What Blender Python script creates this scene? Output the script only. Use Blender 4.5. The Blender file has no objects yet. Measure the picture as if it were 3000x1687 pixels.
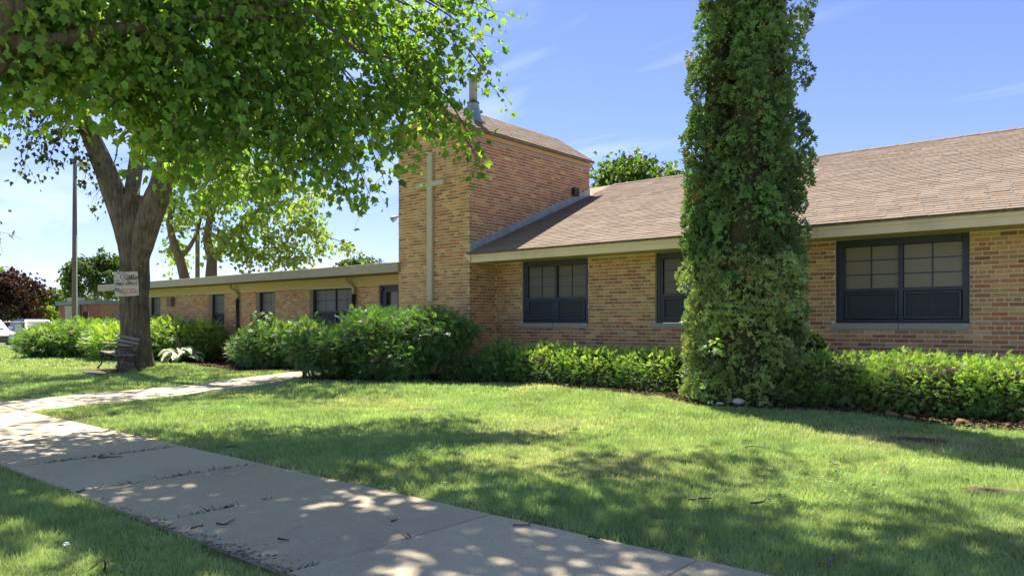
import bpy, math, random
import numpy as np
from mathutils import Vector, Matrix

rng = np.random.default_rng(7)
random.seed(7)
scene = bpy.context.scene
C = scene.collection

# ------------------------------------------------------------------ camera, sky, sun, exposure
CAM_H = 1.27
YAW = math.radians(40.2)
cam_d = bpy.data.cameras.new('camera')
cam_d.lens = 26.38
cam_d.sensor_width = 36.0
cam_d.shift_y = 0.0337
cam_d.clip_start = 0.05
cam_d.clip_end = 2000
cam = bpy.data.objects.new('camera', cam_d)
cam.location = (0, 0, CAM_H)
cam.rotation_euler = (math.radians(90), 0, YAW)
C.objects.link(cam)
scene.camera = cam

SUN = Vector((-0.55, 0.36, 1.15)).normalized()          # towards the sun
SUN_EL = math.asin(SUN.z)
world = bpy.data.worlds.new('World')
scene.world = world
world.use_nodes = True
wn = world.node_tree
wn.nodes.clear()
w_out = wn.nodes.new('ShaderNodeOutputWorld')
w_bg = wn.nodes.new('ShaderNodeBackground')
w_sky = wn.nodes.new('ShaderNodeTexSky')
w_sky.sky_type = 'NISHITA'
w_sky.sun_disc = False
w_sky.sun_elevation = SUN_EL
w_sky.sun_rotation = math.atan2(SUN.x, SUN.y)
w_sky.altitude = 100
w_sky.air_density = 1.0
w_sky.dust_density = 0.1
w_sky.ozone_density = 3.0
w_bg.inputs['Strength'].default_value = 0.05
# thin cirrus: white wisps laid on a high flat layer
w_tc = wn.nodes.new('ShaderNodeTexCoord')
w_sep = wn.nodes.new('ShaderNodeSeparateXYZ')
wn.links.new(w_tc.outputs['Generated'], w_sep.inputs[0])
w_max = wn.nodes.new('ShaderNodeMath'); w_max.operation = 'MAXIMUM'; w_max.inputs[1].default_value = 0.03
wn.links.new(w_sep.outputs['Z'], w_max.inputs[0])
w_add = wn.nodes.new('ShaderNodeMath'); w_add.operation = 'ADD'; w_add.inputs[1].default_value = 0.12
wn.links.new(w_max.outputs[0], w_add.inputs[0])
w_dx = wn.nodes.new('ShaderNodeMath'); w_dx.operation = 'DIVIDE'
w_dy = wn.nodes.new('ShaderNodeMath'); w_dy.operation = 'DIVIDE'
wn.links.new(w_sep.outputs['X'], w_dx.inputs[0]); wn.links.new(w_add.outputs[0], w_dx.inputs[1])
wn.links.new(w_sep.outputs['Y'], w_dy.inputs[0]); wn.links.new(w_add.outputs[0], w_dy.inputs[1])
w_cmb = wn.nodes.new('ShaderNodeCombineXYZ')
wn.links.new(w_dx.outputs[0], w_cmb.inputs[0]); wn.links.new(w_dy.outputs[0], w_cmb.inputs[1])
w_map = wn.nodes.new('ShaderNodeMapping')
w_map.inputs['Rotation'].default_value = (0, 0, 0.6)
w_map.inputs['Scale'].default_value = (0.55, 1.5, 1)
wn.links.new(w_cmb.outputs[0], w_map.inputs[0])
w_noi = wn.nodes.new('ShaderNodeTexNoise')
w_noi.inputs['Scale'].default_value = 0.9
w_noi.inputs['Detail'].default_value = 5
w_noi.inputs['Roughness'].default_value = 0.55
w_noi.inputs['Distortion'].default_value = 0.6
wn.links.new(w_map.outputs[0], w_noi.inputs['Vector'])
w_ramp = wn.nodes.new('ShaderNodeValToRGB')
w_ramp.color_ramp.elements[0].position = 0.52
w_ramp.color_ramp.elements[0].color = (0, 0, 0, 1)
w_ramp.color_ramp.elements[1].position = 0.8
w_ramp.color_ramp.elements[1].color = (0.42, 0.42, 0.42, 1)
wn.links.new(w_noi.outputs['Fac'], w_ramp.inputs[0])
w_tint = wn.nodes.new('ShaderNodeMix'); w_tint.data_type = 'RGBA'; w_tint.blend_type = 'MULTIPLY'
w_tint.inputs[0].default_value = 1.0
w_tint.inputs[7].default_value = (0.63, 0.585, 0.75, 1)
wn.links.new(w_sky.outputs[0], w_tint.inputs[6])
w_mix = wn.nodes.new('ShaderNodeMix'); w_mix.data_type = 'RGBA'
w_mix.inputs[7].default_value = (7.0, 7.4, 8.2, 1)
wn.links.new(w_ramp.outputs[0], w_mix.inputs[0])
wn.links.new(w_tint.outputs[2], w_mix.inputs[6])
wn.links.new(w_mix.outputs[2], w_bg.inputs['Color'])
wn.links.new(w_bg.outputs[0], w_out.inputs['Surface'])

sun_d = bpy.data.lights.new('sun', 'SUN')
sun_d.energy = 2.6
sun_d.angle = math.radians(0.53)
sun_d.color = (1.0, 0.95, 0.86)
sun = bpy.data.objects.new('sun', sun_d)
sun.rotation_euler = SUN.to_track_quat('Z', 'Y').to_euler()
sun.location = (-20, 15, 40)
C.objects.link(sun)

scene.view_settings.view_transform = 'Standard'
scene.view_settings.look = 'None'
scene.view_settings.exposure = 2.25
scene.view_settings.gamma = 1.0
scene.view_settings.use_curve_mapping = False
scene.render.engine = 'CYCLES'
scene.cycles.max_bounces = 10
scene.cycles.diffuse_bounces = 6
scene.cycles.transparent_max_bounces = 8
scene.cycles.caustics_reflective = False
scene.cycles.caustics_refractive = False

# ------------------------------------------------------------------ measuring: rays of the photograph -> places
FPX, CX, HZ = 2198.0, 1500.0, 944.5
FW = np.array([-math.sin(YAW), math.cos(YAW)])
RT = np.array([math.cos(YAW), math.sin(YAW)])
def at(dx, dy, t):
    """place at distance t along the view of a point measured on the 2576 px wide photograph"""
    u, v = dx * 3000 / 2576, dy * 3000 / 2576
    p = (FW + RT * (u - CX) / FPX) * t
    return np.array([p[0], p[1], CAM_H + (HZ - v) / FPX * t])
def depth(P):
    P = np.asarray(P)
    return P[..., 0] * FW[0] + P[..., 1] * FW[1]
def side(P):
    P = np.asarray(P)
    return P[..., 0] * RT[0] + P[..., 1] * RT[1]

# ------------------------------------------------------------------ noise helpers
_G = np.random.default_rng(99).random((64, 64, 16))
def vnoise(x, y, z=0.0):
    x, y, z = np.broadcast_arrays(np.asarray(x, float), np.asarray(y, float), np.asarray(z, float))
    xi, yi, zi = np.floor(x).astype(int), np.floor(y).astype(int), np.floor(z).astype(int)
    fx, fy, fz = x - xi, y - yi, z - zi
    fx, fy, fz = [q * q * (3 - 2 * q) for q in (fx, fy, fz)]
    def gg(a, b, c): return _G[a % 64, b % 64, c % 16]
    def lerp(a, b, t): return a + (b - a) * t
    r = []
    for c in (0, 1):
        a = lerp(gg(xi, yi, zi + c), gg(xi + 1, yi, zi + c), fx)
        b = lerp(gg(xi, yi + 1, zi + c), gg(xi + 1, yi + 1, zi + c), fx)
        r.append(lerp(a, b, fy))
    return lerp(r[0], r[1], fz)
def fbm(x, y, z=0.0, o=3):
    s, a, n = 0, 0.5, 0
    for i in range(o):
        s = s + a * vnoise(np.asarray(x) * 2 ** i + 17 * i, np.asarray(y) * 2 ** i + 31 * i, np.asarray(z) * 2 ** i + 5 * i)
        n += a; a *= 0.5
    return s / n

# ------------------------------------------------------------------ mesh helpers
WLOC = {}
class G:
    """collects vertices and faces of one piece"""
    def __init__(s): s.v = []; s.f = []; s.n = 0
    def add(s, V, F):
        V = np.asarray(V, float).reshape(-1, 3)
        s.v.append(V); s.f += [tuple(int(i) + s.n for i in f) for f in F]; s.n += len(V)
        return s
    def box(s, x0, x1, y0, y1, z0, z1):
        V = [(x0,y0,z0),(x1,y0,z0),(x1,y1,z0),(x0,y1,z0),(x0,y0,z1),(x1,y0,z1),(x1,y1,z1),(x0,y1,z1)]
        return s.add(V, [(0,3,2,1),(4,5,6,7),(0,1,5,4),(1,2,6,5),(2,3,7,6),(3,0,4,7)])
    def obox(s, c, ax, ay, az):
        c, ax, ay, az = [np.asarray(q, float) for q in (c, ax, ay, az)]
        V = [c + i*ax + j*ay + k*az for k in (-1,1) for j, i in ((-1,-1),(-1,1),(1,1),(1,-1))]
        return s.add(V, [(0,3,2,1),(4,5,6,7),(0,1,5,4),(1,2,6,5),(2,3,7,6),(3,0,4,7)])
    def tube(s, path, rad, n=8, cap=True):
        P = np.asarray(path, float); m = len(P)
        R = np.broadcast_to(np.asarray(rad, float), (m,))
        T = np.gradient(P, axis=0); T /= np.linalg.norm(T, axis=1)[:, None] + 1e-9
        up = np.array([0, 0, 1.0]) if abs(T[0][2]) < 0.9 else np.array([1.0, 0, 0])
        A = np.cross(T[0], up); A /= np.linalg.norm(A)
        V = []; ang = np.arange(n) * 2 * math.pi / n
        for i in range(m):
            A = A - T[i] * A.dot(T[i]); A /= np.linalg.norm(A) + 1e-9
            B = np.cross(T[i], A)
            V.append(P[i] + R[i] * (np.cos(ang)[:, None] * A + np.sin(ang)[:, None] * B))
        V = np.concatenate(V)
        F = [(i*n+j, i*n+(j+1) % n, (i+1)*n+(j+1) % n, (i+1)*n+j) for i in range(m-1) for j in range(n)]
        if cap: F += [tuple(range(n))[::-1], tuple((m-1)*n + j for j in range(n))]
        return s.add(V, F)
    def prism(s, poly, vec):
        P = np.asarray(poly, float); n = len(P); Q = P + np.asarray(vec, float)
        F = [tuple(range(n)), tuple(range(2*n-1, n-1, -1))] + [(i, i+n, (i+1) % n + n, (i+1) % n) for i in range(n)]
        return s.add(np.concatenate([P, Q]), F)
    def lathe(s, c, prof, n=16):
        """prof: (radius, z) pairs round a vertical axis at c"""
        ang = np.arange(n) * 2 * math.pi / n; V = []
        for r, z in prof:
            V.append(np.stack([c[0] + r*np.cos(ang), c[1] + r*np.sin(ang), np.full(n, c[2] + z)], 1))
        m = len(prof)
        F = [(i*n+j, i*n+(j+1) % n, (i+1)*n+(j+1) % n, (i+1)*n+j) for i in range(m-1) for j in range(n)]
        F += [tuple(range(n))[::-1], tuple((m-1)*n + j for j in range(n))]
        return s.add(np.concatenate(V), F)
    def get(s):
        return np.concatenate(s.v), s.f

def make_mesh(name, V, F, col=None, smooth=False):
    me = bpy.data.meshes.new(name)
    V = np.ascontiguousarray(V, dtype=np.float32)
    if isinstance(F, np.ndarray):
        m, k = F.shape
        me.vertices.add(len(V)); me.vertices.foreach_set('co', V.ravel())
        me.loops.add(m * k); me.loops.foreach_set('vertex_index', F.astype(np.int32).ravel())
        me.polygons.add(m); me.polygons.foreach_set('loop_start', np.arange(0, m * k, k, dtype=np.int32))
        me.update(calc_edges=True)
    else:
        me.from_pydata(V.tolist(), [], F)
        me.update()
    if col is not None:
        a = me.attributes.new('tint', 'FLOAT_COLOR', 'POINT')
        c4 = np.ones((len(V), 4), np.float32); c4[:, :3] = col
        a.data.foreach_set('color', c4.ravel())
    me.polygons.foreach_set('use_smooth', np.full(len(me.polygons), bool(smooth)))
    return me
def link(name, me, loc, parent=None, mat=None):
    o = bpy.data.objects.new(name, me)
    C.objects.link(o)
    loc = np.asarray(loc, float)
    WLOC[o.name] = loc
    if parent is not None:
        o.parent = parent
        o.location = loc - WLOC[parent.name]
    else:
        o.location = loc
    if mat is not None and me is not None and not me.materials:
        me.materials.append(mat)
    return o
def tag(o, label=None, cat=None, group=None, kind=None):
    if label: o['label'] = label
    if cat: o['category'] = cat
    if group: o['group'] = group
    if kind: o['kind'] = kind
    return o
def root(name, loc, label, cat, group=None):
    return tag(link(name, None, loc), label, cat, group)
def part(name, g, mat, parent=None, col=None, smooth=False, kind=None, label=None, origin=None):
    V, F = g.get() if isinstance(g, G) else g
    V = np.asarray(V, float)
    if origin is None:
        c = (V.min(0) + V.max(0)) / 2
        if parent is None: c[2] = V[:, 2].min()
    else: c = np.asarray(origin, float)
    o = link(name, make_mesh(name, V - c, F, col, smooth), c, parent, mat)
    tag(o, label=label, kind=kind)
    return o
def bevel(o, w=0.01, seg=2):
    m = o.modifiers.new('bevel', 'BEVEL'); m.width = w; m.segments = seg; m.limit_method = 'ANGLE'
    return o
def copy_tree(o, loc, parent=None):
    c = o.copy(); C.objects.link(c)
    c.parent = parent
    c.location = loc
    for ch in o.children:
        copy_tree(ch, ch.location, c)
    return c

# ------------------------------------------------------------------ materials
def new_mat(name):
    m = bpy.data.materials.new(name); m.use_nodes = True
    nt = m.node_tree; nt.nodes.clear()
    return m, nt, nt.nodes.new('ShaderNodeOutputMaterial')
def N(nt, t, **kw):
    n = nt.nodes.new(t)
    for k, v in kw.items():
        if k.startswith('_'): setattr(n, k[1:], v)
        else: n.inputs[k.replace('__', ' ')].default_value = v
    return n
def mat(name, c1, c2=None, rough=0.7, scale=20, detail=5, bump=0.0, bscale=None, metal=0.0, stretch=(1,1,1), spec=0.3, contrast=(0.35, 0.65), c3=None, scale3=2.0, tint=False, bdist=0.01):
    """object-space two-colour noise with relief; c3 adds large soft blotches; tint multiplies by the piece's own colour"""
    m, nt, out = new_mat(name); L = nt.links.new
    b = N(nt, 'ShaderNodeBsdfPrincipled', Roughness=rough, Metallic=metal)
    b.inputs['Specular IOR Level'].default_value = spec
    geo = N(nt, 'ShaderNodeNewGeometry')
    mp = N(nt, 'ShaderNodeMapping'); mp.inputs['Scale'].default_value = stretch
    L(geo.outputs['Position'], mp.inputs[0])
    col = None
    nz = N(nt, 'ShaderNodeTexNoise', Scale=scale, Detail=detail, Roughness=0.6)
    L(mp.outputs[0], nz.inputs['Vector'])
    mx = N(nt, 'ShaderNodeMix', _data_type='RGBA')
    mx.inputs[6].default_value = (*c1, 1); mx.inputs[7].default_value = (*(c2 or c1), 1)
    mr = N(nt, 'ShaderNodeMapRange'); mr.inputs[1].default_value = contrast[0]; mr.inputs[2].default_value = contrast[1]
    L(nz.outputs['Fac'], mr.inputs[0]); L(mr.outputs[0], mx.inputs[0])
    col = mx.outputs[2]
    if c3 is not None:
        n3 = N(nt, 'ShaderNodeTexNoise', Scale=scale3, Detail=4, Roughness=0.6)
        L(geo.outputs['Position'], n3.inputs['Vector'])
        r3 = N(nt, 'ShaderNodeMapRange'); r3.inputs[1].default_value = 0.5; r3.inputs[2].default_value = 0.72
        L(n3.outputs['Fac'], r3.inputs[0])
        m3 = N(nt, 'ShaderNodeMix', _data_type='RGBA'); m3.inputs[7].default_value = (*c3, 1)
        L(r3.outputs[0], m3.inputs[0]); L(col, m3.inputs[6]); col = m3.outputs[2]
    if tint:
        at_ = N(nt, 'ShaderNodeAttribute', _attribute_name='tint')
        mt = N(nt, 'ShaderNodeMix', _data_type='RGBA', _blend_type='MULTIPLY'); mt.inputs[0].default_value = 1
        L(col, mt.inputs[6]); L(at_.outputs['Color'], mt.inputs[7]); col = mt.outputs[2]
    L(col, b.inputs['Base Color'])
    if bump:
        bn = N(nt, 'ShaderNodeTexNoise', Scale=bscale or scale * 2, Detail=6, Roughness=0.65)
        L(mp.outputs[0], bn.inputs['Vector'])
        bp = N(nt, 'ShaderNodeBump', Strength=bump, Distance=bdist)
        L(bn.outputs['Fac'], bp.inputs['Height']); L(bp.outputs[0], b.inputs['Normal'])
    L(b.outputs[0], out.inputs[0])
    return m
def leaf_mat(name, trans=0.4, tcol=(1.3, 1.5, 0.5), rough=0.5, spec=0.3, strength=1.0):
    """leaf colour comes from the tint of each leaf; light also passes through"""
    m, nt, out = new_mat(name); L = nt.links.new
    a = N(nt, 'ShaderNodeAttribute', _attribute_name='tint')
    b = N(nt, 'ShaderNodeBsdfPrincipled', Roughness=rough); b.inputs['Specular IOR Level'].default_value = spec
    L(a.outputs['Color'], b.inputs['Base Color'])
    mt = N(nt, 'ShaderNodeMix', _data_type='RGBA', _blend_type='MULTIPLY'); mt.inputs[0].default_value = 1
    mt.inputs[7].default_value = (*tcol, 1); L(a.outputs['Color'], mt.inputs[6])
    t = N(nt, 'ShaderNodeBsdfTranslucent'); L(mt.outputs[2], t.inputs['Color'])
    ms = N(nt, 'ShaderNodeMixShader', Fac=trans)
    L(b.outputs[0], ms.inputs[1]); L(t.outputs[0], ms.inputs[2]); L(ms.outputs[0], out.inputs[0])
    return m
M = {}
M['brick'] = mat('brick', (0.92, 0.92, 0.92), (1.08, 1.06, 1.02), rough=0.85, scale=60, bump=0.5, bscale=140, tint=True, c3=(0.88, 0.86, 0.84), scale3=1.1, spec=0.15, bdist=0.004)
M['mortar'] = mat('mortar', (0.78, 0.68, 0.52), (0.86, 0.77, 0.61), rough=0.95, scale=30, bump=0.4, bscale=200, spec=0.1, bdist=0.003)
M['shingle'] = mat('shingle', (0.85, 0.85, 0.85), (1.12, 1.1, 1.08), rough=0.95, scale=90, detail=3, bump=0.5, bscale=220, tint=True, spec=0.1, bdist=0.003)
M['paint'] = mat('cream_paint', (0.82, 0.65, 0.45), (0.86, 0.69, 0.49), rough=0.6, scale=3, bump=0.08, bscale=40, c3=(0.62, 0.53, 0.34), scale3=0.9)
M['frieze'] = mat('frieze_paint', (0.62, 0.49, 0.23), (0.66, 0.53, 0.27), rough=0.6, scale=4, bump=0.05, stretch=(1, 1, 6))
M['fasciametal'] = mat('grey_fascia_metal', (0.40, 0.345, 0.265), (0.45, 0.39, 0.30), rough=0.6, scale=2.5, spec=0.25, bump=0.03, bscale=3, bdist=0.05)
M['soffit'] = mat('soffit', (0.24, 0.19, 0.12), (0.28, 0.22, 0.14), rough=0.8, scale=5)
M['dirtyedge'] = mat('weathered_drip_edge', (0.16, 0.13, 0.085), (0.30, 0.25, 0.15), rough=0.9, scale=14, bump=0.4)
M['gable'] = mat('gable_wood', (0.55, 0.32, 0.13), (0.60, 0.37, 0.17), rough=0.6, scale=6, stretch=(1, 1, 4))
M['flashing'] = mat('galvanised_flashing', (0.42, 0.41, 0.39), (0.55, 0.54, 0.52), rough=0.45, scale=5, metal=0.35, spec=0.5, c3=(0.33, 0.32, 0.3), scale3=3)
M['galv'] = mat('galvanised_flue', (0.30, 0.36, 0.38), (0.40, 0.46, 0.48), rough=0.4, scale=8, metal=0.5, spec=0.5)
M['stone'] = mat('limestone', (0.58, 0.52, 0.41), (0.64, 0.58, 0.47), rough=0.8, scale=25, bump=0.2)
M['sill'] = mat('sill_stone', (0.40, 0.385, 0.35), (0.46, 0.44, 0.40), rough=0.8, scale=30, bump=0.2)
M['bronze'] = mat('dark_window_frame', (0.042, 0.050, 0.080), (0.054, 0.062, 0.096), rough=0.45, scale=6, spec=0.5)
M['screen'] = mat('insect_screen', (0.048, 0.050, 0.062), (0.060, 0.062, 0.074), rough=0.6, scale=150, spec=0.3)
M['shade'] = mat('obscure_glass', (0.115, 0.102, 0.078), (0.14, 0.125, 0.097), rough=0.35, scale=70, detail=2, spec=0.5, bump=0.25, bscale=110, bdist=0.004)
M['shade2'] = mat('obscure_glass_pale', (0.25, 0.22, 0.165), (0.30, 0.265, 0.205), rough=0.35, scale=70, detail=2, spec=0.5, bump=0.25, bscale=110, bdist=0.004)
M['greyshade'] = mat('grey_blind', (0.15, 0.155, 0.15), (0.18, 0.185, 0.18), rough=0.4, scale=60, spec=0.4)
M['doorglass'] = mat('door_glass', (0.012, 0.014, 0.010), (0.02, 0.022, 0.014), rough=0.04, scale=3, spec=0.8)
M['concrete'] = None
M['asphalt'] = mat('asphalt', (0.10, 0.10, 0.10), (0.14, 0.14, 0.14), rough=0.95, scale=10)
M['ground'] = mat('turf_soil', (0.12, 0.16, 0.05), (0.20, 0.25, 0.08), rough=1.0, scale=6, detail=8, c3=(0.19, 0.17, 0.08), scale3=0.45, spec=0.05)
M['mulch'] = mat('mulch', (0.035, 0.024, 0.017), (0.085, 0.058, 0.04), rough=1.0, scale=40, bump=1.0, bscale=45, spec=0.1, bdist=0.03)
M['soil'] = mat('bare_soil', (0.10, 0.075, 0.05), (0.17, 0.13, 0.09), rough=1.0, scale=25, bump=0.8, bscale=50, spec=0.1, bdist=0.02)
M['bark'] = mat('maple_bark', (0.11, 0.088, 0.068), (0.26, 0.215, 0.17), rough=0.95, scale=16, bump=1.0, bscale=26, stretch=(1, 1, 0.16), spec=0.1, c3=(0.085, 0.088, 0.06), scale3=2.2, bdist=0.06)
M['barkpale'] = mat('pale_bark', (0.16, 0.12, 0.085), (0.24, 0.185, 0.135), rough=0.95, scale=10, bump=0.8, bscale=16, stretch=(1, 1, 0.25), spec=0.1, bdist=0.04)
M['twig'] = mat('twig_bark', (0.05, 0.04, 0.03), (0.10, 0.08, 0.06), rough=0.95, scale=40, spec=0.1)
M['greytwig'] = mat('weathered_twig', (0.12, 0.10, 0.085), (0.22, 0.195, 0.17), rough=0.95, scale=60, spec=0.1)
M['maple'] = leaf_mat('maple_leaf', 0.55, (1.7, 1.75, 0.4))
M['backleaf'] = leaf_mat('background_leaf', 0.4, (1.6, 1.6, 0.5))
M['needle'] = leaf_mat('yew_needle', 0.32, (1.6, 1.6, 0.5), rough=0.42, spec=0.45)
M['arbor'] = leaf_mat('arborvitae_spray', 0.25, (1.5, 1.5, 0.5), rough=0.5, spec=0.4)
M['grass'] = leaf_mat('grass_blade', 0.42, (1.25, 1.25, 0.6), rough=0.5, spec=0.25)
M['hostaleaf'] = leaf_mat('hosta_leaf', 0.22, (1.0, 1.0, 0.75), rough=0.45)
M['litter'] = leaf_mat('leaf_litter', 0.05, (1, 1, 1), rough=0.9, spec=0.1)
M['core'] = mat('inner_twigs', (0.05, 0.055, 0.025), (0.11, 0.10, 0.055), rough=1.0, scale=30, spec=0.05, bump=1.0, bscale=30, bdist=0.05)
M['iron'] = mat('cast_iron', (0.012, 0.014, 0.018), (0.022, 0.024, 0.03), rough=0.4, scale=30, spec=0.5)
M['slat'] = mat('weathered_slat', (0.16, 0.135, 0.11), (0.27, 0.235, 0.19), rough=0.85, scale=14, stretch=(0.3, 3, 3), spec=0.15, bump=0.3)
M['signboard'] = mat('peeling_white_board', (0.16, 0.14, 0.12), (0.62, 0.60, 0.56), rough=0.85, scale=5.5, detail=8, stretch=(0.5, 1, 2.0), contrast=(0.36, 0.50), bump=0.3)
M['signbrown'] = mat('faded_brown_paint', (0.16, 0.07, 0.045), (0.30, 0.20, 0.16), rough=0.9, scale=30)
M['signred'] = mat('faded_orange_paint', (0.62, 0.13, 0.05), (0.70, 0.30, 0.20), rough=0.9, scale=30)
M['polewood'] = mat('grey_pole', (0.13, 0.115, 0.09), (0.19, 0.17, 0.135), rough=0.9, scale=8, stretch=(1, 1, 0.1))
M['whitemetal'] = mat('white_metal', (0.62, 0.62, 0.6), (0.68, 0.68, 0.66), rough=0.45, scale=4, spec=0.5)
M['cabinet'] = mat('cabinet_metal', (0.36, 0.34, 0.28), (0.42, 0.40, 0.34), rough=0.6, scale=3)
M['black'] = mat('black_plastic', (0.015, 0.015, 0.016), (0.022, 0.022, 0.023), rough=0.4, scale=10, spec=0.5)
M['downspout'] = mat('cream_downspout', (0.50, 0.43, 0.30), (0.55, 0.48, 0.34), rough=0.5, scale=6, spec=0.4)
M['darkpipe'] = mat('dark_pipe', (0.030, 0.034, 0.045), (0.04, 0.045, 0.055), rough=0.4, scale=6, spec=0.5)
M['fence'] = mat('rusty_fence_pipe', (0.34, 0.26, 0.21), (0.46, 0.42, 0.38), rough=0.6, scale=6, metal=0.3)
M['carwhite'] = mat('white_car_paint', (0.72, 0.73, 0.76), (0.76, 0.77, 0.79), rough=0.2, scale=2, spec=0.6)
M['cardark'] = mat('dark_car_paint', (0.016, 0.018, 0.024), (0.022, 0.024, 0.03), rough=0.2, scale=2, spec=0.6)
M['carsilver'] = mat('silver_car_paint', (0.42, 0.44, 0.47), (0.46, 0.48, 0.5), rough=0.3, scale=2, metal=0.4, spec=0.5)
M['carglass'] = mat('car_glass', (0.03, 0.04, 0.045), (0.04, 0.05, 0.055), rough=0.05, scale=2, spec=0.8)
M['tyre'] = mat('tyre_rubber', (0.015, 0.015, 0.015), (0.025, 0.025, 0.025), rough=0.9, scale=20)
M['lens'] = mat('lamp_lens', (0.55, 0.56, 0.55), (0.62, 0.62, 0.6), rough=0.15, scale=5, spec=0.6)
M['redbrickfar'] = None
M['paper'] = mat('crumpled_paper', (0.62, 0.62, 0.64), (0.75, 0.75, 0.76), rough=0.8, scale=20, bump=0.6, bscale=30)

def concrete_mat():
    m, nt, out = new_mat('concrete'); L = nt.links.new
    b = N(nt, 'ShaderNodeBsdfPrincipled', Roughness=0.92); b.inputs['Specular IOR Level'].default_value = 0.12
    geo = N(nt, 'ShaderNodeNewGeometry'); oi = N(nt, 'ShaderNodeObjectInfo')
    col = None
    def layer(scale, lo, hi, c, detail=6, fac=1.0, rough=0.65):
        nonlocal col
        n = N(nt, 'ShaderNodeTexNoise', Scale=scale, Detail=detail, Roughness=rough); L(geo.outputs['Position'], n.inputs['Vector'])
        r = N(nt, 'ShaderNodeMapRange'); r.inputs[1].default_value = lo; r.inputs[2].default_value = hi; r.inputs[4].default_value = fac
        L(n.outputs['Fac'], r.inputs[0])
        x = N(nt, 'ShaderNodeMix', _data_type='RGBA'); x.inputs[7].default_value = (*c, 1)
        L(r.outputs[0], x.inputs[0]); L(col, x.inputs[6]); col = x.outputs[2]
        return n
    base = N(nt, 'ShaderNodeMix', _data_type='RGBA'); base.inputs[6].default_value = (0.55, 0.445, 0.30, 1); base.inputs[7].default_value = (0.64, 0.525, 0.365, 1)
    L(oi.outputs['Random'], base.inputs[0]); col = base.outputs[2]
    layer(0.7, 0.48, 0.75, (0.40, 0.34, 0.245), fac=0.7)
    layer(4.5, 0.50, 0.72, (0.63, 0.54, 0.41), fac=0.6)
    sp = layer(95, 0.56, 0.66, (0.20, 0.18, 0.155), detail=2, fac=0.6)
    layer(60, 0.60, 0.68, (0.55, 0.51, 0.44), detail=2, fac=0.6)
    # fine cracks
    v = N(nt, 'ShaderNodeTexVoronoi', _feature='DISTANCE_TO_EDGE', Scale=0.55); 
    wn_ = N(nt, 'ShaderNodeTexNoise', Scale=3.0, Detail=5); L(geo.outputs['Position'], wn_.inputs['Vector'])
    ad = N(nt, 'ShaderNodeVectorMath', _operation='MULTIPLY_ADD'); L(wn_.outputs['Color'], ad.inputs[0]); ad.inputs[1].default_value = (0.5, 0.5, 0); L(geo.outputs['Position'], ad.inputs[2])
    L(ad.outputs[0], v.inputs['Vector'])
    vr = N(nt, 'ShaderNodeMapRange'); vr.inputs[1].default_value = 0.0; vr.inputs[2].default_value = 0.006; vr.inputs[3].default_value = 0.12; vr.inputs[4].default_value = 0.0
    L(v.outputs['Distance'], vr.inputs[0])
    x = N(nt, 'ShaderNodeMix', _data_type='RGBA'); x.inputs[7].default_value = (0.10, 0.09, 0.075, 1); L(vr.outputs[0], x.inputs[0]); L(col, x.inputs[6]); col = x.outputs[2]
    L(col, b.inputs['Base Color'])
    bn = N(nt, 'ShaderNodeTexNoise', Scale=70, Detail=5, Roughness=0.7); L(geo.outputs['Position'], bn.inputs['Vector'])
    bp = N(nt, 'ShaderNodeBump', Strength=0.5, Distance=0.006); L(bn.outputs['Fac'], bp.inputs['Height']); L(bp.outputs[0], b.inputs['Normal'])
    L(b.outputs[0], out.inputs[0])
    return m
M['concrete'] = concrete_mat()
def far_brick(name, c1, c2, mo):
    m, nt, out = new_mat(name); L = nt.links.new
    b = N(nt, 'ShaderNodeBsdfPrincipled', Roughness=0.9); b.inputs['Specular IOR Level'].default_value = 0.1
    geo = N(nt, 'ShaderNodeNewGeometry'); sp = N(nt, 'ShaderNodeSeparateXYZ'); L(geo.outputs['Position'], sp.inputs[0])
    ad = N(nt, 'ShaderNodeMath', _operation='ADD'); L(sp.outputs[0], ad.inputs[0]); L(sp.outputs[1], ad.inputs[1])
    cb = N(nt, 'ShaderNodeCombineXYZ'); L(ad.outputs[0], cb.inputs[0]); L(sp.outputs[2], cb.inputs[1])
    bt = N(nt, 'ShaderNodeTexBrick', Scale=1.0); bt.inputs['Color1'].default_value = (*c1, 1); bt.inputs['Color2'].default_value = (*c2, 1)
    bt.inputs['Mortar'].default_value = (*mo, 1); bt.inputs['Mortar Size'].default_value = 0.008
    bt.inputs['Brick Width'].default_value = 0.214; bt.inputs['Row Height'].default_value = 0.0677
    L(cb.outputs[0], bt.inputs['Vector']); L(bt.outputs[0], b.inputs['Base Color']); L(b.outputs[0], out.inputs[0])
    return m
M['redbrickfar'] = far_brick('far_red_brick', (0.27, 0.085, 0.055), (0.34, 0.13, 0.085), (0.36, 0.24, 0.19))
M['tanbrickfar'] = far_brick('far_tan_brick', (0.34, 0.16, 0.08), (0.25, 0.11, 0.06), (0.42, 0.32, 0.22))

# ------------------------------------------------------------------ ground, lawn outline
WALL_Y = 12.76
SW0, SW1 = 2.14, 3.68
def bed_edge(x):
    return np.interp(x, [-33, -31.5, -28, -26, -23, -19, -16.2, -15.5, -13.75, -12.9, -11.0, -9.6, -8.2, -5.8, -4.9, -3.7, -1, 4, 9],
                        [14, 9.0, 10.2, 10.3, 10.75, 10.05, 10.1, 10.35, 9.3, 9.15, 9.85, 10.5, 10.85, 10.6, 10.05, 10.15, 9.95, 9.8, 9.8])
def walk_l(y): return np.interp(y, [3.68, 10.4, 12.7], [-13.85, -15.42, -15.6])
def walk_r(y): return np.interp(y, [3.68, 9.5, 12.7], [-12.0, -13.72, -14.6])
def on_paving(x, y, m=0.0):
    a = (y > SW0 - m) & (y < SW1 + m)
    b = (y >= SW1 - 0.05) & (x > walk_l(y) - m) & (x < walk_r(y) + m)
    return a | b
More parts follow.
